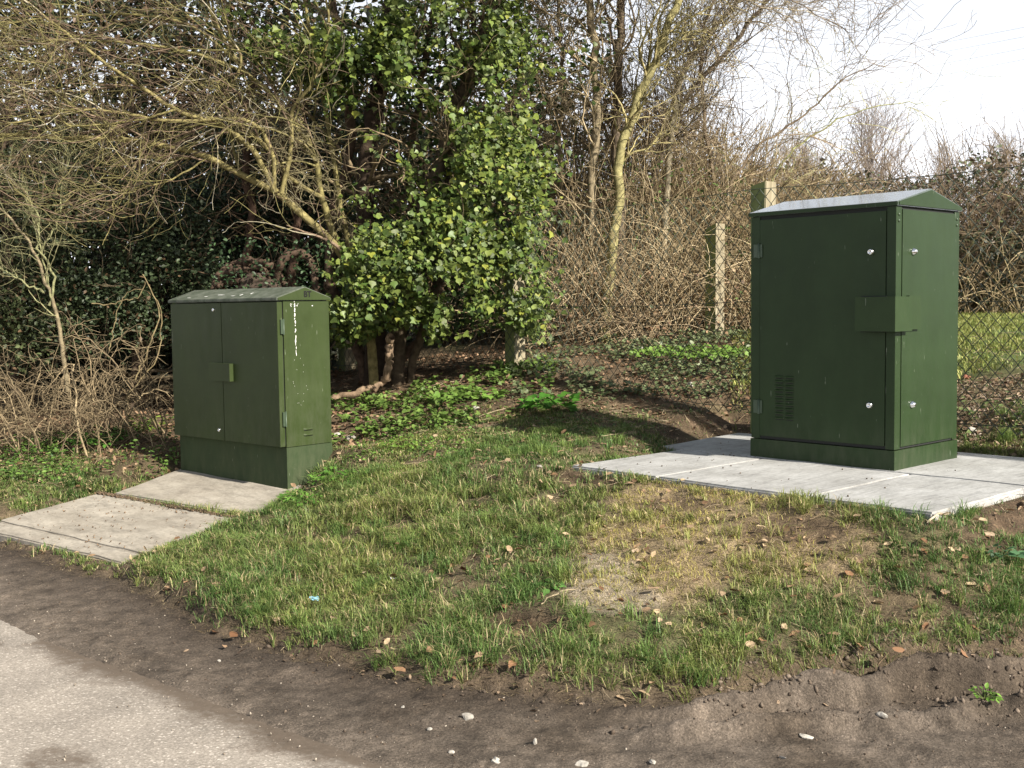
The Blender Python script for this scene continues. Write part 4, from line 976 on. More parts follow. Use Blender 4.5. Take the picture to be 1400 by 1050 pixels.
tan = lambda n: cvar(n, (.20, .145, .08), (.46, .37, .22), .25)
brn = lambda n: cvar(n, (.17, .125, .075), (.38, .29, .18), .25)
rt = at(880, 470, 12.5)
th = thing(empty('dry_thicket', tuple(rt)), 'dense thicket of dry tan canes and dead stems behind the chain-link fence', 'thicket')
topmid = lambda px, Y: (1.5+(415-np.interp(px, [600, 740, 900, 1000, 1060, 1120, 1200], [120, 120, 150, 190, 250, 270, 290]))/FPX*Y)-1.1
a = Acc()
c1 = canes(a, rt, 1600, (725, 1130), (12.7, 15.0), topmid, (.004, .010), tan, .2)
c2 = canes(a, rt, 1250, (600, 1150), (13.5, 16.5), topmid, (.005, .012), brn, .3)
c3 = canes(a, rt, 380, (700, 1110), (12.4, 13.4), lambda p, y: p*0+1.5, (.004, .009), tan, .7, .1, 1.3)
g = grow(*c1, 3500, (.2, .8), 7, (15, 70), (0, -.02, 0), .18, .55, .2); a.add(*tubes(g[0]-rt, np.maximum(g[1], .002), 3, tan(3500)))
g = grow(*c2, 5500, (.3, 1.1), 7, (15, 75), (0, -.02, 0), .2, .6, .2); a.add(*tubes(g[0]-rt, np.maximum(g[1], .0025), 3, brn(5500)))
straw = lambda n: cvar(n, (.34, .26, .15), (.60, .49, .31), .2)
c4 = canes(a, rt, 520, (735, 1050), (11.9, 12.9), lambda q_, y: q_*0+2.3, (.003, .007), straw, .38, .09, 1.1, 11)
g = grow(*c4, 900, (.2, .7), 7, (20, 80), (0, -.02, -.02), .2, .55, .2); a.add(*tubes(g[0]-rt, np.maximum(g[1], .002), 3, straw(900)))
# flattened pale stems raked to the right at the foot
n = 420; px = rng.uniform(735, 905, n); Yv = rng.uniform(11.6, 13.6, n); xs = (px-700)/FPX*Yv; b = np.stack([xs-.3, Yv, hgt(xs, Yv, False)+rng.uniform(0, .25, n)], -1)
d = nrm(np.stack([rng.normal(size=n)*.7+.45, rng.normal(size=n)*.25, rng.uniform(-.05, .9, n)**1.0], -1)); L = rng.uniform(.4, 1.3, n)
P = b[:, None]+d[:, None]*(np.linspace(0, 1, 7)[None, :, None]*L[:, None, None]); P += np.cumsum(rng.normal(size=P.shape)*.012, axis=1); P[..., 2] += np.sin(np.linspace(0, np.pi, 7))[None]*rng.uniform(-.05, .15, n)[:, None]
a.add(*tubes(P-rt, np.repeat(rng.uniform(.002, .0075, n)[:, None], 7, 1), 3, cvar(n, (.22, .16, .10), (.42, .33, .21), .2)))
link('stems', a.mesh('stems'), M_bark, th, 'stuff')
a = Acc()
def cloud(n, ubox, Yr, hfun, sc, cols, up=.5, lo=0.0, brown=None):
    px = rng.uniform(*ubox, n); Yv = rng.uniform(*Yr, n); xs = (px-700)/FPX*Yv; z = hgt(xs, Yv, False)+hfun(px, Yv)*rng.uniform(lo, 1, n)**.9
    pos = np.stack([xs, Yv, z], -1)+rng.normal(size=(n, 3))*.05
    h = fbm(px/30, z*3, 7, 3); pos = pos[rng.random(n) < sst(-.25, .05, h)+.25]
    leaf_cloud(a, pos-rt, rng.uniform(*sc, len(pos)), cols(len(pos)), (RH_V, RH_F), up, -.2)
cloud(9000, (560, 1060), (14.8, 17), lambda p, y: topmid(p, y)*.95, (.05, .11), lambda n: cvar(n, (.10, .07, .045), (.22, .16, .10), .25))
cloud(4200, (730, 1060), (12, 15), lambda p, y: topmid(p, y)*.8, (.03, .06), lambda n: cvar(n, (.05, .09, .02), (.10, .15, .04), .25))
cloud(3000, (700, 1100), (11.5, 14.5), lambda p, y: p*0+.7, (.03, .06), lambda n: cvar(n, (.2, .12, .07), (.3, .2, .12), .25))
link('leaves', a.mesh('leaves'), M_dleaf, th, 'stuff')
# hedge in the distance on the right
rt = np.array([9.0, 19.0, 1.2])
hd = thing(empty('bramble_hedge', tuple(rt)), 'overgrown brown and green bramble hedge beyond the lawn, right of the thicket', 'hedge')
top2 = lambda px, Y: np.maximum(.5, (1.5+(412-np.interp(px, [950, 1040, 1100, 1200, 1260, 1300, 1340, 1400, 1500], [180, 215, 205, 225, 235, 215, 190, 200, 190]))/FPX*Y)-1.25)
a = Acc()
c1 = canes(a, rt, 2300, (960, 1700), (18.5, 22), lambda p, y: top2(p, y)*1.1, (.006, .014), brn, .3, .08, .8)
c1b = canes(a, rt, 700, (960, 1700), (17.2, 19), lambda p, y: top2(p, y)*.9, (.005, .012), tan, .45, .1, 1.3)
c2 = canes(a, rt, 900, (-500, 600), (17, 22), lambda p, y: p*0+5.0, (.012, .03), brn, .2)
g = grow(c1[0], c1[1], 7500, (.3, 1.2), 7, (15, 75), (0, -.02, 0), .2, .6, .2); a.add(*tubes(g[0]-rt, np.maximum(g[1], .0035), 3, cvar(7500, (.19, .135, .095), (.36, .27, .19), .2)))
link('stems', a.mesh('stems'), M_bark, hd, 'stuff')
a = Acc()
cloud(14000, (960, 1700), (18.5, 22), lambda p, y: top2(p, y)*.9, (.06, .13), lambda n: cvar(n, (.09, .07, .045), (.17, .13, .085), .25))
cloud(5500, (1040, 1700), (18, 20), lambda p, y: top2(p, y)*.93, (.05, .1), lambda n: cvar(n, (.05, .07, .028), (.10, .12, .05), .25), .5)
cloud(5000, (1230, 1700), (17.6, 19), lambda p, y: p*0+1.3, (.06, .12), lambda n: cvar(n, (.03, .04, .02), (.06, .07, .035), .25), .5)
link('leaves', a.mesh('leaves'), M_dleaf, hd, 'stuff')
# far bare trees
for (px, base, top, w_, Y, lab) in ((1190, 420, 150, 85, 46, 'rounded pale bare tree far away on the skyline, above the tall cabinet'), (1285, 420, 185, 30, 60, 'small faint bare tree on the skyline at the far right'), (1100, 420, 180, 40, 60, 'faint bare tree on the skyline behind the end of the thicket'), (1370, 420, 165, 30, 60, 'thin faint bare tree on the skyline at the right edge')):
    rt2 = at(px, 440, Y); rt2[2] = 1.0; H = at(px, top, Y)[2]-1.0; wr = w_/FPX*Y
    o = tree_empty('distant_tree', rt2, lab, 'tree', 'bare trees on the skyline')
    P = resample([rt2, rt2+np.array([.1, 0, H*.3]), rt2+np.array([-.1, 0, H*.55]), rt2+np.array([0, 0, H*.8])], 16, .03)
    R = np.linspace(.18, .05, 16); tub('trunk', P[None], R[None], 7, np.array([(.2, .17, .14)]), M_bark, o)
    g = grow(P[None], R[None], 60, (wr*.5, wr*1.1), 9, (20, 60), (0, 0, .09), .12, .5, .3); g2 = grow(*g, 450, (.6, 1.6), 7, (15, 50), (0, 0, .05), .14, .6, .2); g3b = grow(*g2, 1500, (.4, 1.0), 5, (15, 50), (0, 0, .04), .15, .7)
    a2 = Acc()
    for (Qp, Rp), lo in ((g, .014), (g2, .008), (g3b, .0055)): a2.add(*tubes(Qp-rt2, np.maximum(Rp, lo), 3, cvar(len(Qp), (.36, .31, .28), (.5, .44, .4), .1)))
    link('crown', a2.mesh('crown'), M_bark, o, 'stuff')
# overhead cables
for i, (ya, yb) in enumerate(((72, 38), (84, 51), (100, 67), (116, 82))):
    p0 = at(1130, ya+16, 90); p1 = at(1400, yb, 75); d = p1-p0; P = np.array([p0-d*1.5+d*4*t+np.array([0, 0, 2.2*(t-.5)**2]) for t in np.linspace(0, 1, 24)])
    V, F, _ = tubes(P[None]-P[0], np.full((1, 24), .011), 4); o = link('overhead_cable', npmesh('overhead_cable', V, F), M_cable); o.location = P[0]
    thing(o, ['topmost', 'second from the top', 'second from the bottom', 'lowest'][i]+' of four faint cables crossing the sky at top right', 'cable', 'overhead cables in the sky')

# ================================================================== ground level
def density(x, y):
    z = hgt(x, y); P = np.stack([x, y, z], -1); u, v = proj(P)
    d = dist_ge(x, y); dn = sst(-.02, .12, d)
    sp_ = soil_spots(u, v); pm = patch_mask(u, v)
    cl = fbm(x*4.5, y*4.5, 200, 4)
    g = dn*sst(-.28, .02, cl)*(1-.93*sp_)*(1-.75*pm)
    # thin towards the shade under the trees and the litter by the fence
    fade = interp(x, [(-8, 9.6), (-3.5, 9.4), (-2.8, 8.9), (-2.0, 8.7), (-1.2, 8.9), (-.5, 9.2), (.3, 8.9), (1.5, 7.9), (2, 7.6)])
    g = g*(1-sst(-.5, .5, y-fade+fbm(x*2, y*2, 33)*.9))
    g = g*np.where((big_slab_d(x, y) > .0) | (quad_in((LS_A, LS_B, LS_C, LS_D), x, y) > -.0) | (quad_in(US, x, y) > -.01), 0, 1)
    dx = x-CAB2[0]; dy = y-CAB2[1]; ca = dx*A2[0]+dy*A2[1]; cb = dx*B2[0]+dy*B2[1]
    g = g*np.where((ca > -.02) & (ca < D2+.02) & (cb > -.02) & (cb < W2+.02), 0, 1)
    strip = (u < 185) & (v > 728)
    g = np.where(strip, g*.45, g)
    return g, z, u, v, pm, d, cl
def blades(acc, x, y, z, L, W, col, lean, up=1.0):
    n = len(x); an = rng.uniform(0, 2*np.pi, n); f = an+np.pi/2+rng.normal(size=n)*.4
    dr = np.stack([np.cos(an), np.sin(an), 0*an], -1); sd_ = np.stack([np.cos(f), np.sin(f), 0*f], -1)*(W*.5)[:, None]
    b = np.stack([x, y, z-.006], -1); l = lean[:, None]
    mid = b+np.array([0, 0, 1.0])*(L*.55*up)[:, None]+dr*l*(L*.35)[:, None]
    tip = b+np.array([0, 0, 1.0])*(L*(1-.35*lean)*up)[:, None]*.92+dr*l*L[:, None]
    V = np.stack([b-sd_, b+sd_, mid+sd_*.8, mid-sd_*.8, tip], 1).reshape(-1, 3)
    o = (np.arange(n)*5)[:, None]
    acc.add(V, [o+np.array([[0, 1, 2, 3]]), o+np.array([[3, 2, 4]])], np.repeat(col, 5, 0))
ga = Acc()
# tufts
NT = 44000
x = rng.uniform(-4.6, 4.4, NT*3); y = rng.uniform(4.0, 10.2, NT*3); w8 = np.clip(1.3-(y-4)/9, .4, 1); kp = rng.random(NT*3) < w8; x, y = x[kp][:NT], y[kp][:NT]
g, z, u, v, pm, d, cl = density(x, y); kp = (rng.random(len(x)) < g*1.05) & (u > -60) & (u < 1460)
x, y, z, u, v, pm, cl = x[kp], y[kp], z[kp], u[kp], v[kp], pm[kp], cl[kp]
nb = rng.integers(8, 17, len(x)); idx = np.repeat(np.arange(len(x)), nb); n = len(idx)
rad = rng.uniform(.008, .035, len(x))[idx]; an = rng.uniform(0, 6.28, n); rr = rad*np.sqrt(rng.random(n))
bx, by = x[idx]+rr*np.cos(an), y[idx]+rr*np.sin(an)
tall = np.clip(.75+1.5*fbm(x*1.7, y*1.7, 210)+.5*np.clip(cl, 0, 1), .45, 1.4)*np.where(v < 640, .55, 1)
L = (rng.uniform(.045, .115, n)*tall[idx]); W = rng.uniform(.0024, .0046, n)*np.clip(y[idx]/5, .9, 1.7)
hue = np.clip(.33+1.9*fbm(x*1.3, y*1.3, 220)+rng.normal(size=len(x))*.18+pm*.9, 0, 1)[idx, None]
gc = np.array([.092, .158, .045])*(1-hue)+np.array([.235, .25, .075])*hue
gc = gc*(1+rng.normal(size=(n, 1))*.18).clip(.5, 1.5); st = rng.random(n) < .15; gc[st] = np.array([.42, .34, .19])
blades(ga, bx, by, z[idx], L, W, gc, rng.uniform(.2, 1.35, n))
# coarse clumps
m_ = 620; x = rng.uniform(-3.6, 3.6, m_*4); y = rng.uniform(4.1, 8.2, m_*4); g, z, u, v, pm, d, cl = density(x, y); kp = (rng.random(len(x)) < g*.8*(1-pm)*sst(-.1, .15, fbm(x*1.5, y*1.5, 280))); x, y, z = x[kp][:m_], y[kp][:m_], z[kp][:m_]
idx = np.repeat(np.arange(len(x)), 46); n = len(idx); an = rng.uniform(0, 6.28, n); rr = .045*np.sqrt(rng.random(n)); bx, by = x[idx]+rr*np.cos(an), y[idx]+rr*np.sin(an)
gc = np.array([.08, .15, .04])+np.array([.09, .08, .02])*rng.random((len(x), 1))[idx]; gc = gc*(1+rng.normal(size=(n, 1))*.18).clip(.5, 1.5)
blades(ga, bx, by, z[idx], rng.uniform(.05, .12, n), rng.uniform(.0024, .0044, n), gc, rng.uniform(.3, 1.4, n))
# dead thatch lying almost flat
n = 90000; x = rng.uniform(-4.2, 4.0, n); y = rng.uniform(4.05, 9.0, n); z = hgt(x, y); d = dist_ge(x, y); kp = (d > -.05) & (rng.random(n) < .35+.6*np.exp(-((d-.1)/.2)**2)) & (big_slab_d(x, y) < -.01) & (quad_in((LS_A, LS_B, LS_C, LS_D), x, y) < 0) & (quad_in(US, x, y) < 0); x, y, z = x[kp], y[kp], z[kp]; n = len(x)
blades(ga, x, y, z+.004, rng.uniform(.02, .07, n), rng.uniform(.0014, .003, n), cvar(n, (.17, .12, .065), (.42, .34, .2), .2), rng.uniform(.9, 1.3, n), .25)
# fine short growth everywhere, yellow on the re-seeded patch
NS = 430000
x = rng.uniform(-4.6, 4.4, NS); y = rng.uniform(4.05, 9.6, NS)
g, z, u, v, pm, d, cl = density(x, y)
pp_ = pm*sst(-.2, .1, fbm(x*7, y*7, 230))*.9
kp = (rng.random(NS) < np.maximum(g*.6+.06*(d > .03)*(y < 9), pp_*1.0*(1-.8*soil_spots(u, v))*(d > 0))) & (u > -40) & (u < 1440) & (big_slab_d(x, y) < 0)
x, y, z, pm = x[kp], y[kp], z[kp], pm[kp]; n = len(x)
c = np.array([.095, .155, .04])*(1-pm[:, None])+np.array([.36, .32, .09])*pm[:, None]; c = c*(1+rng.normal(size=(n, 1))*.2).clip(.5, 1.6)
st = rng.random(n) < .22; c[st] = np.array([.40, .32, .18])
blades(ga, x, y, z, rng.uniform(.015, .048, n), rng.uniform(.0016, .003, n)*np.clip(y/5, .9, 1.7), c, rng.uniform(.4, 1.3, n))
link('grass', ga.mesh('grass'), M_grass, kind='stuff')
# lawn beyond the fence
ga = Acc(); n = 60000; px = rng.uniform(1000, 1600, n); y = rng.uniform(8.6, 19, n); x = (px-700)/FPX*y; z = hgt(x, y, False)
kp = rng.random(n) < sst(-.25, .1, fbm(x*1.2, y*1.2, 240))*sst(8.4, 9.6, y+fbm(x*2, y*2, 3)); x, y, z = x[kp], y[kp], z[kp]; n = len(x)
blades(ga, x, y, z, rng.uniform(.03, .09, n), rng.uniform(.008, .014, n), cvar(n, (.15, .2, .05), (.29, .28, .09), .2), rng.uniform(.3, 1, n))
link('lawn_grass', ga.mesh('lawn_grass'), M_grass, kind='stuff')

# dead leaf litter
LF_V = np.array([(0, 0, 0), (.28, .2, .10), (.36, .5, .16), (.2, .8, .08), (0, 1, .02), (-.22, .8, .12), (-.36, .5, .05), (-.25, .2, .12), (0, .5, 0)], float)
LF_F = [np.array([(0, 1, 8), (1, 2, 8), (2, 3, 8), (3, 4, 8), (4, 5, 8), (5, 6, 8), (6, 7, 8), (7, 0, 8)])]
la = Acc()
def litter(n, ubox, Yr, fn, sc, ca, cb, lift=.012):
    px = rng.uniform(*ubox, n); y = rng.uniform(*Yr, n); x = (px-700)/FPX*y; z = hgt(x, y); u, v = proj(np.stack([x, y, z], -1))
    kp = rng.random(n) < fn(x, y, u, v); x, y, z = x[kp], y[kp], z[kp]; m_ = len(x)
    Yd = rng.normal(size=(m_, 3))*np.array([1, 1, .3]); upv = rng.normal(size=(m_, 3))*.4+np.array([0, 0, 1.0]); X_, Y_, Z_ = frames(Yd, upv)
    la.add(*scatter(LF_V, LF_F, np.stack([x, y, z+lift*rng.random(m_)], -1), X_, Y_, Z_, np.stack([rng.uniform(*sc, m_)*rng.uniform(.6, 1.2, m_), rng.uniform(*sc, m_), rng.uniform(*sc, m_)], -1), cvar(m_, ca, cb, .2)))
onbank = lambda x, y: (dist_ge(x, y) > 0)*(big_slab_d(x, y) < -.02)*(quad_in((LS_A, LS_B, LS_C, LS_D), x, y) < 0)*(quad_in(US, x, y) < 0)
litter(5200, (-60, 1460), (4.1, 9), lambda x, y, u, v: onbank(x, y)*(.10+.35*soil_spots(u, v)+.5*sst(0, .3, fbm(x*3, y*3, 250))*.6), (.018, .042), (.15, .085, .045), (.42, .31, .2))
litter(1500, (-60, 1460), (4.2, 8.6), lambda x, y, u, v: onbank(x, y)*(.35+.65*sst(-.05, .2, fbm(x*2.5, y*2.5, 251))), (.03, .055), (.17, .095, .05), (.50, .38, .24), .045)
litter(9000, (-100, 1060), (8.3, 12.5), lambda x, y, u, v: onbank(x, y)*sst(8.2, 9.4, y), (.03, .06), (.12, .065, .035), (.36, .24, .15))
litter(2500, (1250, 1500), (6.9, 8.6), lambda x, y, u, v: onbank(x, y)*1.0, (.02, .045), (.12, .07, .045), (.38, .29, .2))
litter(800, (-60, 1460), (3.9, 5), lambda x, y, u, v: np.exp(-(dist_ge(x, y)/.15)**2)*.5, (.012, .03), (.10, .065, .04), (.3, .22, .15))
link('leaf_litter', la.mesh('leaf_litter'), M_litter, kind='stuff')
# straws and tiny twigs
n = 4200; px = rng.uniform(-60, 1460, n); y = rng.uniform(4.05, 11.5, n); x = (px-700)/FPX*y; kp = onbank(x, y) > 0; x, y = x[kp], y[kp]; n = len(x)
a_ = rng.uniform(0, 6.28, n); L = rng.uniform(.02, .08, n)*np.clip(y/5, 1, 1.8); t = np.linspace(-.5, .5, 4)[None]
P = np.stack([x[:, None]+np.cos(a_)[:, None]*L[:, None]*t, y[:, None]+np.sin(a_)[:, None]*L[:, None]*t, 0*t+x[:, None]], -1); P[..., 2] = hgt(P[..., 0], P[..., 1])+.006+rng.uniform(0, .02, (n, 1)); P += rng.normal(size=P.shape)*.0015
V, F, C = tubes(P, np.repeat(rng.uniform(.0007, .0017, n)[:, None]*np.clip(y/5, 1, 1.8)[:, None], 4, 1), 3, cvar(n, (.22, .15, .09), (.5, .41, .27), .15))
link('dead_stalks', npmesh('dead_stalks', V, F, C), M_litter, kind='stuff')
# grit and crumbs
OC_V = np.array([(1, 0, 0), (-1, 0, 0), (0, 1, 0), (0, -1, 0), (0, 0, 1), (0, 0, -1)], float); OC_F = [np.array([(0, 2, 4), (2, 1, 4), (1, 3, 4), (3, 0, 4), (2, 0, 5), (1, 2, 5), (3, 1, 5), (0, 3, 5)])]
_bm = bmesh.new(); bmesh.ops.create_icosphere(_bm, subdivisions=1, radius=1); IC_V = np.array([v_.co[:] for v_ in _bm.verts]); IC_F = [np.array([[v_.index for v_ in f_.verts] for f_ in _bm.faces])]; _bm.free()
IC_V = IC_V*(1+rng.normal(size=(len(IC_V), 1))*.3)*np.array([1, .8, .65])
pa = Acc()
def grit(n, ubox, Yr, fn, sc, ca, cb):
    px = rng.uniform(*ubox, n); y = rng.uniform(*Yr, n); x = (px-700)/FPX*y; z = hgt(x, y); u, v = proj(np.stack([x, y, z], -1)); kp = rng.random(n) < fn(x, y, u, v); x, y, z = x[kp], y[kp], z[kp]; m_ = len(x)
    X_, Y_, Z_ = frames(rand_unit(m_), rand_unit(m_)); s = rng.uniform(0, 1, m_)**4*(sc[1]-sc[0])+sc[0]
    da = dist_ae(x, y); z = np.where(da < .25, np.maximum(z, .006), z)
    pa.add(*scatter(IC_V, IC_F, np.stack([x, y, z+s*.05], -1), X_, Y_, Z_, s[:, None]*rng.uniform(.5, 1.1, (m_, 3)), cvar(m_, ca, cb, .2)))
grit(9000, (-60, 1460), (3.3, 9), lambda x, y, u, v: (dist_ge(x, y) < .02)*(.25+.75*np.exp(-((dist_ae(x, y)-.1)/.25)**2)), (.0015, .007), (.22, .18, .14), (.5, .44, .36))
grit(17000, (-60, 1460), (3.4, 9), lambda x, y, u, v: (dist_ge(x, y) < .12)*(dist_ae(x, y) > .1)*sst(-.1, .3, fbm(x*3, y*3, 260)+.2), (.002, .009), (.085, .062, .045), (.15, .115, .085))
grit(9000, (600, 1460), (4.4, 8.8), lambda x, y, u, v: onbank(x, y)*np.maximum(soil_spots(u, v), patch_mask(u, v)*.7), (.002, .011), (.11, .075, .05), (.33, .25, .17))
grit(2500, (1250, 1500), (6.9, 8.6), lambda x, y, u, v: onbank(x, y), (.004, .02), (.14, .10, .07), (.42, .36, .3))
grit(6500, (780, 1460), (3.9, 4.9), lambda x, y, u, v: (dist_ge(x, y) < .25)*sst(-.05, .25, fbm(x*4, y*4, 262)+.1), (.003, .019), (.08, .06, .045), (.19, .15, .115))
grit(3500, (-60, 900), (3.9, 7.5), lambda x, y, u, v: np.exp(-((dist_ge(x, y)+.02)/.08)**2), (.003, .016), (.07, .053, .04), (.13, .10, .075))
link('grit', pa.mesh('grit'), M_litter, kind='stuff')

# trailing ground ivy and low leaves near the fence
gi_ = Acc()
def low(n, ubox, Yr, fn, sc, ca, cb, h=(.01, .09), T=(IVY_V, IVY_F)):
    px = rng.uniform(*ubox, n); y = rng.uniform(*Yr, n); x = (px-700)/FPX*y; z = hgt(x, y); u, v = proj(np.stack([x, y, z], -1)); kp = rng.random(n) < fn(x, y, u, v); x, y, z = x[kp], y[kp], z[kp]; m_ = len(x)
    Yd = rng.normal(size=(m_, 3))*np.array([1, 1, .35])+np.array([0, -.2, 0]); upv = rng.normal(size=(m_, 3))*.35+np.array([0, -.15, 1.0]); X_, Y_, Z_ = frames(Yd, upv)
    gi_.add(*scatter(T[0], T[1], np.stack([x, y, z+rng.uniform(*h, m_)], -1), X_, Y_, Z_, rng.uniform(*sc, m_), cvar(m_, ca, cb, .2)))
cl_ = lambda x, y, s, f=3: sst(-.12, .12, fbm(x*f, y*f, s))
low(9000, (700, 1030), (9.2, 12.2), lambda x, y, u, v: onbank(x, y)*cl_(x, y, 300)*.9, (.025, .05), (.07, .10, .04), (.16, .19, .09))
low(4500, (440, 760), (8.8, 10.6), lambda x, y, u, v: onbank(x, y)*cl_(x, y, 301), (.03, .055), (.07, .13, .025), (.15, .22, .05))
low(8500, (560, 1010), (7.2, 9.8), lambda x, y, u, v: onbank(x, y)*cl_(x, y, 302, 4)*.6*(1-soil_spots(u, v)), (.012, .028), (.05, .095, .03), (.11, .17, .05), (.005, .035), (OV_V, OV_F))
low(5000, (-60, 240), (8.4, 10.2), lambda x, y, u, v: onbank(x, y)*cl_(x, y, 303)*.8, (.02, .045), (.05, .11, .02), (.12, .2, .04), (.01, .12), (OV_V, OV_F))
low(2500, (380, 640), (7.4, 9.2), lambda x, y, u, v: onbank(x, y)*cl_(x, y, 304)*.7*(x > -1.15), (.015, .035), (.06, .13, .02), (.13, .23, .04), (.01, .05), (OV_V, OV_F))
low(1500, (1240, 1500), (6.95, 9), lambda x, y, u, v: onbank(x, y)*cl_(x, y, 305)*.5, (.02, .04), (.07, .11, .03), (.14, .18, .06), (.01, .05))
link('ground_ivy', gi_.mesh('ground_ivy'), M_dleaf, kind='stuff')

# single weeds
def weed(name, label, px, py, z0, n, spread, h, sc, ca, cb, T=(OV_V, OV_F)):
    p = ground_hit(px, py)
    r = rng.random(n)**.5; an = rng.uniform(0, 6.28, n); hh = rng.uniform(.25, 1, n)*h*(1-.5*r)
    pos = np.stack([r*spread*np.cos(an), r*spread*np.sin(an), hh], -1)
    Yd = np.stack([np.cos(an), np.sin(an), rng.uniform(-.5, .3, n)], -1)+rng.normal(size=(n, 3))*.3; X_, Y_, Z_ = frames(Yd, np.array([0, -.2, 1.0])+rng.normal(size=(n, 3))*.25)
    a = Acc(); a.add(*scatter(T[0], T[1], pos, X_, Y_, Z_, rng.uniform(*sc, n), cvar(n, ca, cb, .15)))
    o = thing(empty(name, tuple(p)), label, 'plant'); link('leaves', a.mesh('leaves'), M_grass, o, 'stuff')
    m_ = min(n, 24); t = np.linspace(0, 1, 5)[None, :, None]; P = pos[:m_, None]*np.concatenate([t**1.4, t**1.4, t], -1)+np.array([0, 0, -.01])*(1-t)
    V, F, C = tubes(P, np.full((m_, 5), .0018), 3, cvar(m_, (.1, .15, .04), (.15, .2, .06))); link('stems', npmesh('stems', V, F, C), M_grass, o, 'stuff')
G1, G2 = (.06, .14, .022), (.12, .23, .04)
weed('weed', 'feathery bright green weed nearest the corner of the lower cabinet, beside its slab', 418, 688, .25, 150, .16, .11, (.02, .045), G1, G2)
weed('weed', 'feathery bright green weed halfway up the bank, right of the lower cabinet', 458, 660, .3, 170, .17, .12, (.02, .045), G1, G2)
weed('weed', 'pale green low weed on the bank crest right of the lower cabinet', 560, 612, .45, 140, .2, .08, (.02, .04), (.1, .18, .03), (.17, .26, .05))
weed('weed', 'large-leaved vivid green plant growing in front of the chain-link fence, left of centre', 750, 562, .65, 75, .22, .16, (.06, .10), (.035, .12, .015), (.09, .22, .03), (IVY_V, IVY_F))
weed('weed', 'leafy lime green plant in front of the short post under the ivy', 640, 548, .72, 120, .32, .13, (.04, .08), (.10, .19, .03), (.17, .27, .06), (IVY_V, IVY_F))
weed('weed', 'small round-leaved plant at the left end of the brown patch', 752, 806, .27, 16, .045, .04, (.03, .045), (.07, .17, .04), (.12, .24, .06), (IVY_V, IVY_F))
weed('weed', 'leafy weed at the foot of the woody tangle left of the lower cabinet', 140, 610, .33, 130, .24, .2, (.03, .06), (.04, .11, .015), (.08, .19, .03))
weed('weed', 'yellowish green weed beside the lower cabinet door, among the brown litter', 195, 590, .38, 90, .2, .2, (.03, .055), (.09, .15, .02), (.16, .22, .04))
weed('weed', 'bright green clump behind the fence, at the foot of the lone post', 955, 488, 1.0, 600, .62, .12, (.03, .055), (.10, .19, .03), (.18, .28, .06), (IVY_V, IVY_F))
weed('weed', 'small blue-green thistle-like weed on the soil right of the new slab corner', 1368, 765, .35, 40, .08, .06, (.03, .05), (.06, .13, .06), (.1, .19, .09))
weed('weed', 'tiny green tuft alone on the dark mud at lower right', 1345, 955, .05, 30, .05, .04, (.015, .03), (.08, .17, .02), (.13, .24, .04))

# ---------------- things lying about
def onground(px, py, z0=.2):
    return ground_hit(px, py)
lprot = [npmesh('fallen_leaf', LF_V*np.array([a, 1, b]), LF_F) for a, b in ((1, 1), (.8, 1.8), (1.2, .6), (.9, -.8))]
for me in lprot: me.materials.append(M_dead)
spots = []
while len(spots) < 110:
    px = random.uniform(10, 1390); py = random.uniform(740, 950)
    if px < 200 and py < 800: continue
    p = onground(px, py)
    d = float(dist_ge(p[0], p[1]))
    if -.12 < d < 1.6 and float(big_slab_d(p[0], p[1])) < -.05 and float(quad_in((LS_A, LS_B, LS_C, LS_D), p[0], p[1])) < -.05: spots.append(p)
for px, py in ((418, 745), (468, 655), (540, 800), (735, 775), (700, 790), (592, 800), (660, 918), (725, 965-30), (1140, 765), (1188, 795), (1345, 742), (1035, 885), (948, 850)): spots.append(onground(px, py))
for i, p in enumerate(spots):
    o = bpy.data.objects.new('fallen_leaf', lprot[i % 4]); COL.objects.link(o); s = random.uniform(.03, .058)
    o.location = (p[0], p[1], p[2]+.014+random.random()*.01); o.rotation_euler = (random.gauss(0, .3), random.gauss(0, .3), random.uniform(0, 6.28)); o.scale = (s, s, s)
    thing(o, 'crisp brown fallen leaf lying among the grass blades of the bank', 'leaf', 'fallen leaves on the grass bank')
def rock(px, py, w, label, sq=(1, .8, .55), mat_=None, group='stones lying on the muddy verge'):
    p = onground(px, py, .02); r = w/FPX*np.linalg.norm(p-EYE)*.40
    bm = bmesh.new(); bmesh.ops.create_icosphere(bm, subdivisions=2, radius=1)
    ph = random.uniform(0, 50)
    for v_ in bm.verts:
        k_ = 1+float(fbm(v_.co.x*1.6+ph, v_.co.y*1.6+v_.co.z*1.3, 5, 2))*.9; v_.co = Vector((v_.co.x*sq[0], v_.co.y*sq[1], v_.co.z*sq[2]))*k_*r
    o = bm_obj('stone', bm, mat_ or M_stone, None, 0); o.location = (p[0], p[1], p[2]+r*sq[2]*.35); o.rotation_euler = (random.gauss(0, .2), random.gauss(0, .2), random.uniform(0, 6)); thing(o, label, 'stone', group)
rock(640, 983, 22, 'angular grey stone on the mud below the middle of the grass bank')
rock(732, 1022, 12, 'small bright white chip of stone at the bottom edge, centre', (.6, .6, 1.1))
rock(678, 1043, 18, 'cream pebble at the very bottom edge, left of the bright white chip')
rock(797, 1046, 24, 'flat blue-grey stone cut by the bottom edge of the picture', (1, .8, .3))
rock(893, 1046, 13, 'grey rounded pebble at the bottom edge right of centre')
rock(1103, 1013, 24, 'long thin white stone lying in the mud at lower right', (1.2, .35, .3))
rock(1070, 1040, 14, 'thin pale stone sliver below the long white stone', (1.2, .35, .3))
rock(1206, 990, 18, 'brown-grey clod-like stone beside the rut at lower right')
rock(587, 1000, 9, 'little grey stone left of and below the angular stone')
rock(617, 1030, 11, 'small grey stone near the asphalt edge at bottom centre')
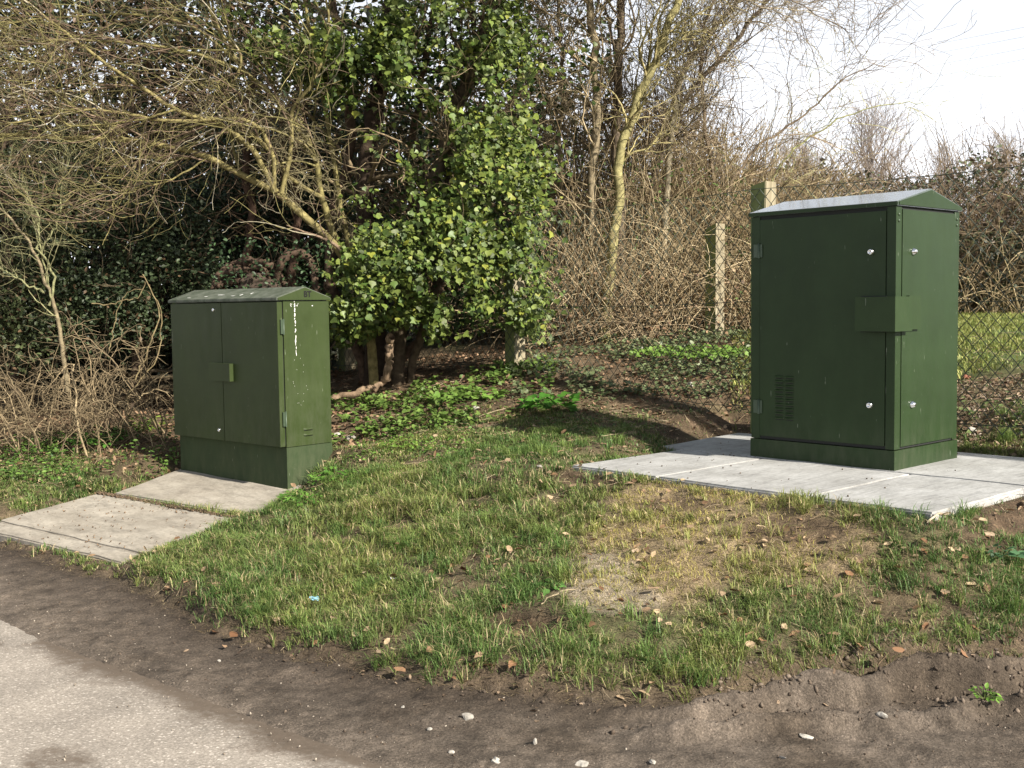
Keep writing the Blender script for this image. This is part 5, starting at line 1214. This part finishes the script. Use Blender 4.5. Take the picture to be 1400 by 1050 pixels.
rock(551, 968, 8, 'small pale stone at the left of the angular grey stone')
rock(388, 990-138, 9, 'pale grey pebble on the verge mud below the weathered slab'); rock(300, 905, 7, 'lone pale pebble on the dark mud left of centre')
rock(945, 528, 16, 'pale round stone on the soil in front of the fence, left of the tall cabinet')
rock(874, 480, 22, 'buff stone lump behind the fence at the foot of the dry thicket'); rock(900, 474, 18, 'whitish lump behind the fence near the lone post')
rock(1330, 590, 16, 'flat white stone on bare soil right of the tall cabinet', (1, .7, .4)); rock(1322, 517, 14, 'reddish brick fragment beyond the fence right of the tall cabinet', (1, .7, .6), simple('brick_red', (.3, .12, .07), .9, 0, 30))
rock(650, 560, 16, 'pinkish stone on the bank edge in front of the ivy skirt'); rock(480, 602, 20, 'larger buff stone right of the lower cabinet, in dry litter'); rock(462, 596, 14, 'smaller buff stone touching the larger one right of the lower cabinet'); rock(738, 640, 10, 'small light stone left of the new slab tip')
rock(432, 634, 20, 'curved pale chunk of dead wood lying against the base of the lower cabinet', (1.2, .6, .5), simple('dead_wood', (.42, .33, .23), .85, 0, 30), None) if False else None
p = onground(432, 634, .33); bm = bmesh.new(); bmesh.ops.create_icosphere(bm, subdivisions=2, radius=1)
for v_ in bm.verts: v_.co = Vector((v_.co.x*.055*(1+.2*math.sin(v_.co.y*4)), v_.co.y*.03, v_.co.z*.022-.35*v_.co.x**2*.04))
o = bm_obj('wood_chunk', bm, simple('dead_wood', (.45, .35, .24), .85, 0, 30)); o.location = (p[0], p[1], p[2]+.03); o.rotation_euler = (.2, .25, -.3)
thing(o, 'curved pale chunk of dead wood lying against the base of the lower cabinet', 'wood')
# crumpled wrappers
def scrap(px, py, s, col_, label, name):
    p = onground(px, py, .15); bm = bmesh.new(); bmesh.ops.create_grid(bm, x_segments=5, y_segments=4, size=.5)
    for v_ in bm.verts: v_.co = Vector((v_.co.x*s, v_.co.y*s*.55, random.uniform(-.12, .22)*s))
    o = bm_obj(name, bm, simple(name+'_film', col_, .35)); o.modifiers.new('s', 'SOLIDIFY').thickness = .0008
    o.location = (p[0], p[1], p[2]+.025); o.rotation_euler = (.4, .2, random.uniform(0, 3)); thing(o, label, 'litter')
scrap(430, 826, .045, (.25, .5, .65), 'crumpled pale blue wrapper in the grass at lower left', 'wrapper')
scrap(537, 801, .038, (.75, .75, .78), 'small white scrap of paper in the middle of the grass', 'paper_scrap')
def stick(px0, py0, px1, py1, r, label, c=(.42, .34, .22)):
    P = resample([onground(px0, py0), (onground(px0, py0)+onground(px1, py1))/2+np.array([0, 0, .02]), onground(px1, py1)], 10, .003)+np.array([0, 0, .012])
    V, F, C = tubes(P[None]-P[0], np.linspace(r, r*.6, 10)[None], 6, np.array([c])); o = link('stick', npmesh('stick', V, F, C, True), M_bark); o.location = P[0]; thing(o, label, 'stick')
stick(740, 832, 790, 812, .003, 'thin pale stick lying at the left foot of the brown patch')
stick(1268, 722, 1300, 706, .006, 'short pale stick leaning at the front corner of the new slab', (.5, .42, .3))
stick(455, 560, 520, 530, .004, 'thin yellowish stick on the litter right of the lower cabinet')
stick(655, 572, 720, 558, .003, 'thin dry stick on the bank edge below the leafy lime plant')
# debris on the slabs
a = Acc(); n = 120; aa = rng.uniform(0, 2.05, n); bb = 2.3*rng.random(n)**.45+0*aa; kp = rng.random(n) < .8; aa, bb = aa[kp], bb[kp]; n = len(aa)
P = np.stack([SF[0]+A[0]*aa+B[0]*bb, SF[1]+A[1]*aa+B[1]*bb, np.full(n, SZ+.004)], -1); X_, Y_, Z_ = frames(rand_unit(n), rand_unit(n)); s = rng.uniform(.001, .0065, n)
a.add(*scatter(OC_V, OC_F, P, X_, Y_, Z_, s, cvar(n, (.10, .08, .06), (.2, .16, .12))))
n = 420; s_ = rng.random(n); t_ = rng.random(n); P = LS_A+(LS_B-LS_A)*s_[:, None]+(LS_D-LS_A)*t_[:, None]+np.array([0, 0, .006]); X_, Y_, Z_ = frames(rand_unit(n), rand_unit(n)); kp = rng.random(n) < .4+.5*(s_ > .85)
a.add(*scatter(OC_V, OC_F, P[kp], X_[kp], Y_[kp], Z_[kp], rng.uniform(.002, .008, kp.sum())[:, None]*np.array([[1.4, .8, .5]]), cvar(kp.sum(), (.12, .08, .05), (.3, .2, .12))))
# soil in the joint between the old slabs
n = 900; t_ = rng.random(n); P = LS_B+(LS_C-LS_B)*t_[:, None]+np.array([0, 0, .004])+rng.normal(size=(n, 3))*np.array([.014, .014, .002]); X_, Y_, Z_ = frames(rand_unit(n), rand_unit(n))
a.add(*scatter(OC_V, OC_F, P, X_, Y_, Z_, rng.uniform(.003, .012, n), cvar(n, (.07, .05, .035), (.2, .14, .09))))
link('loose_soil', a.mesh('loose_soil'), M_litter, kind='stuff')
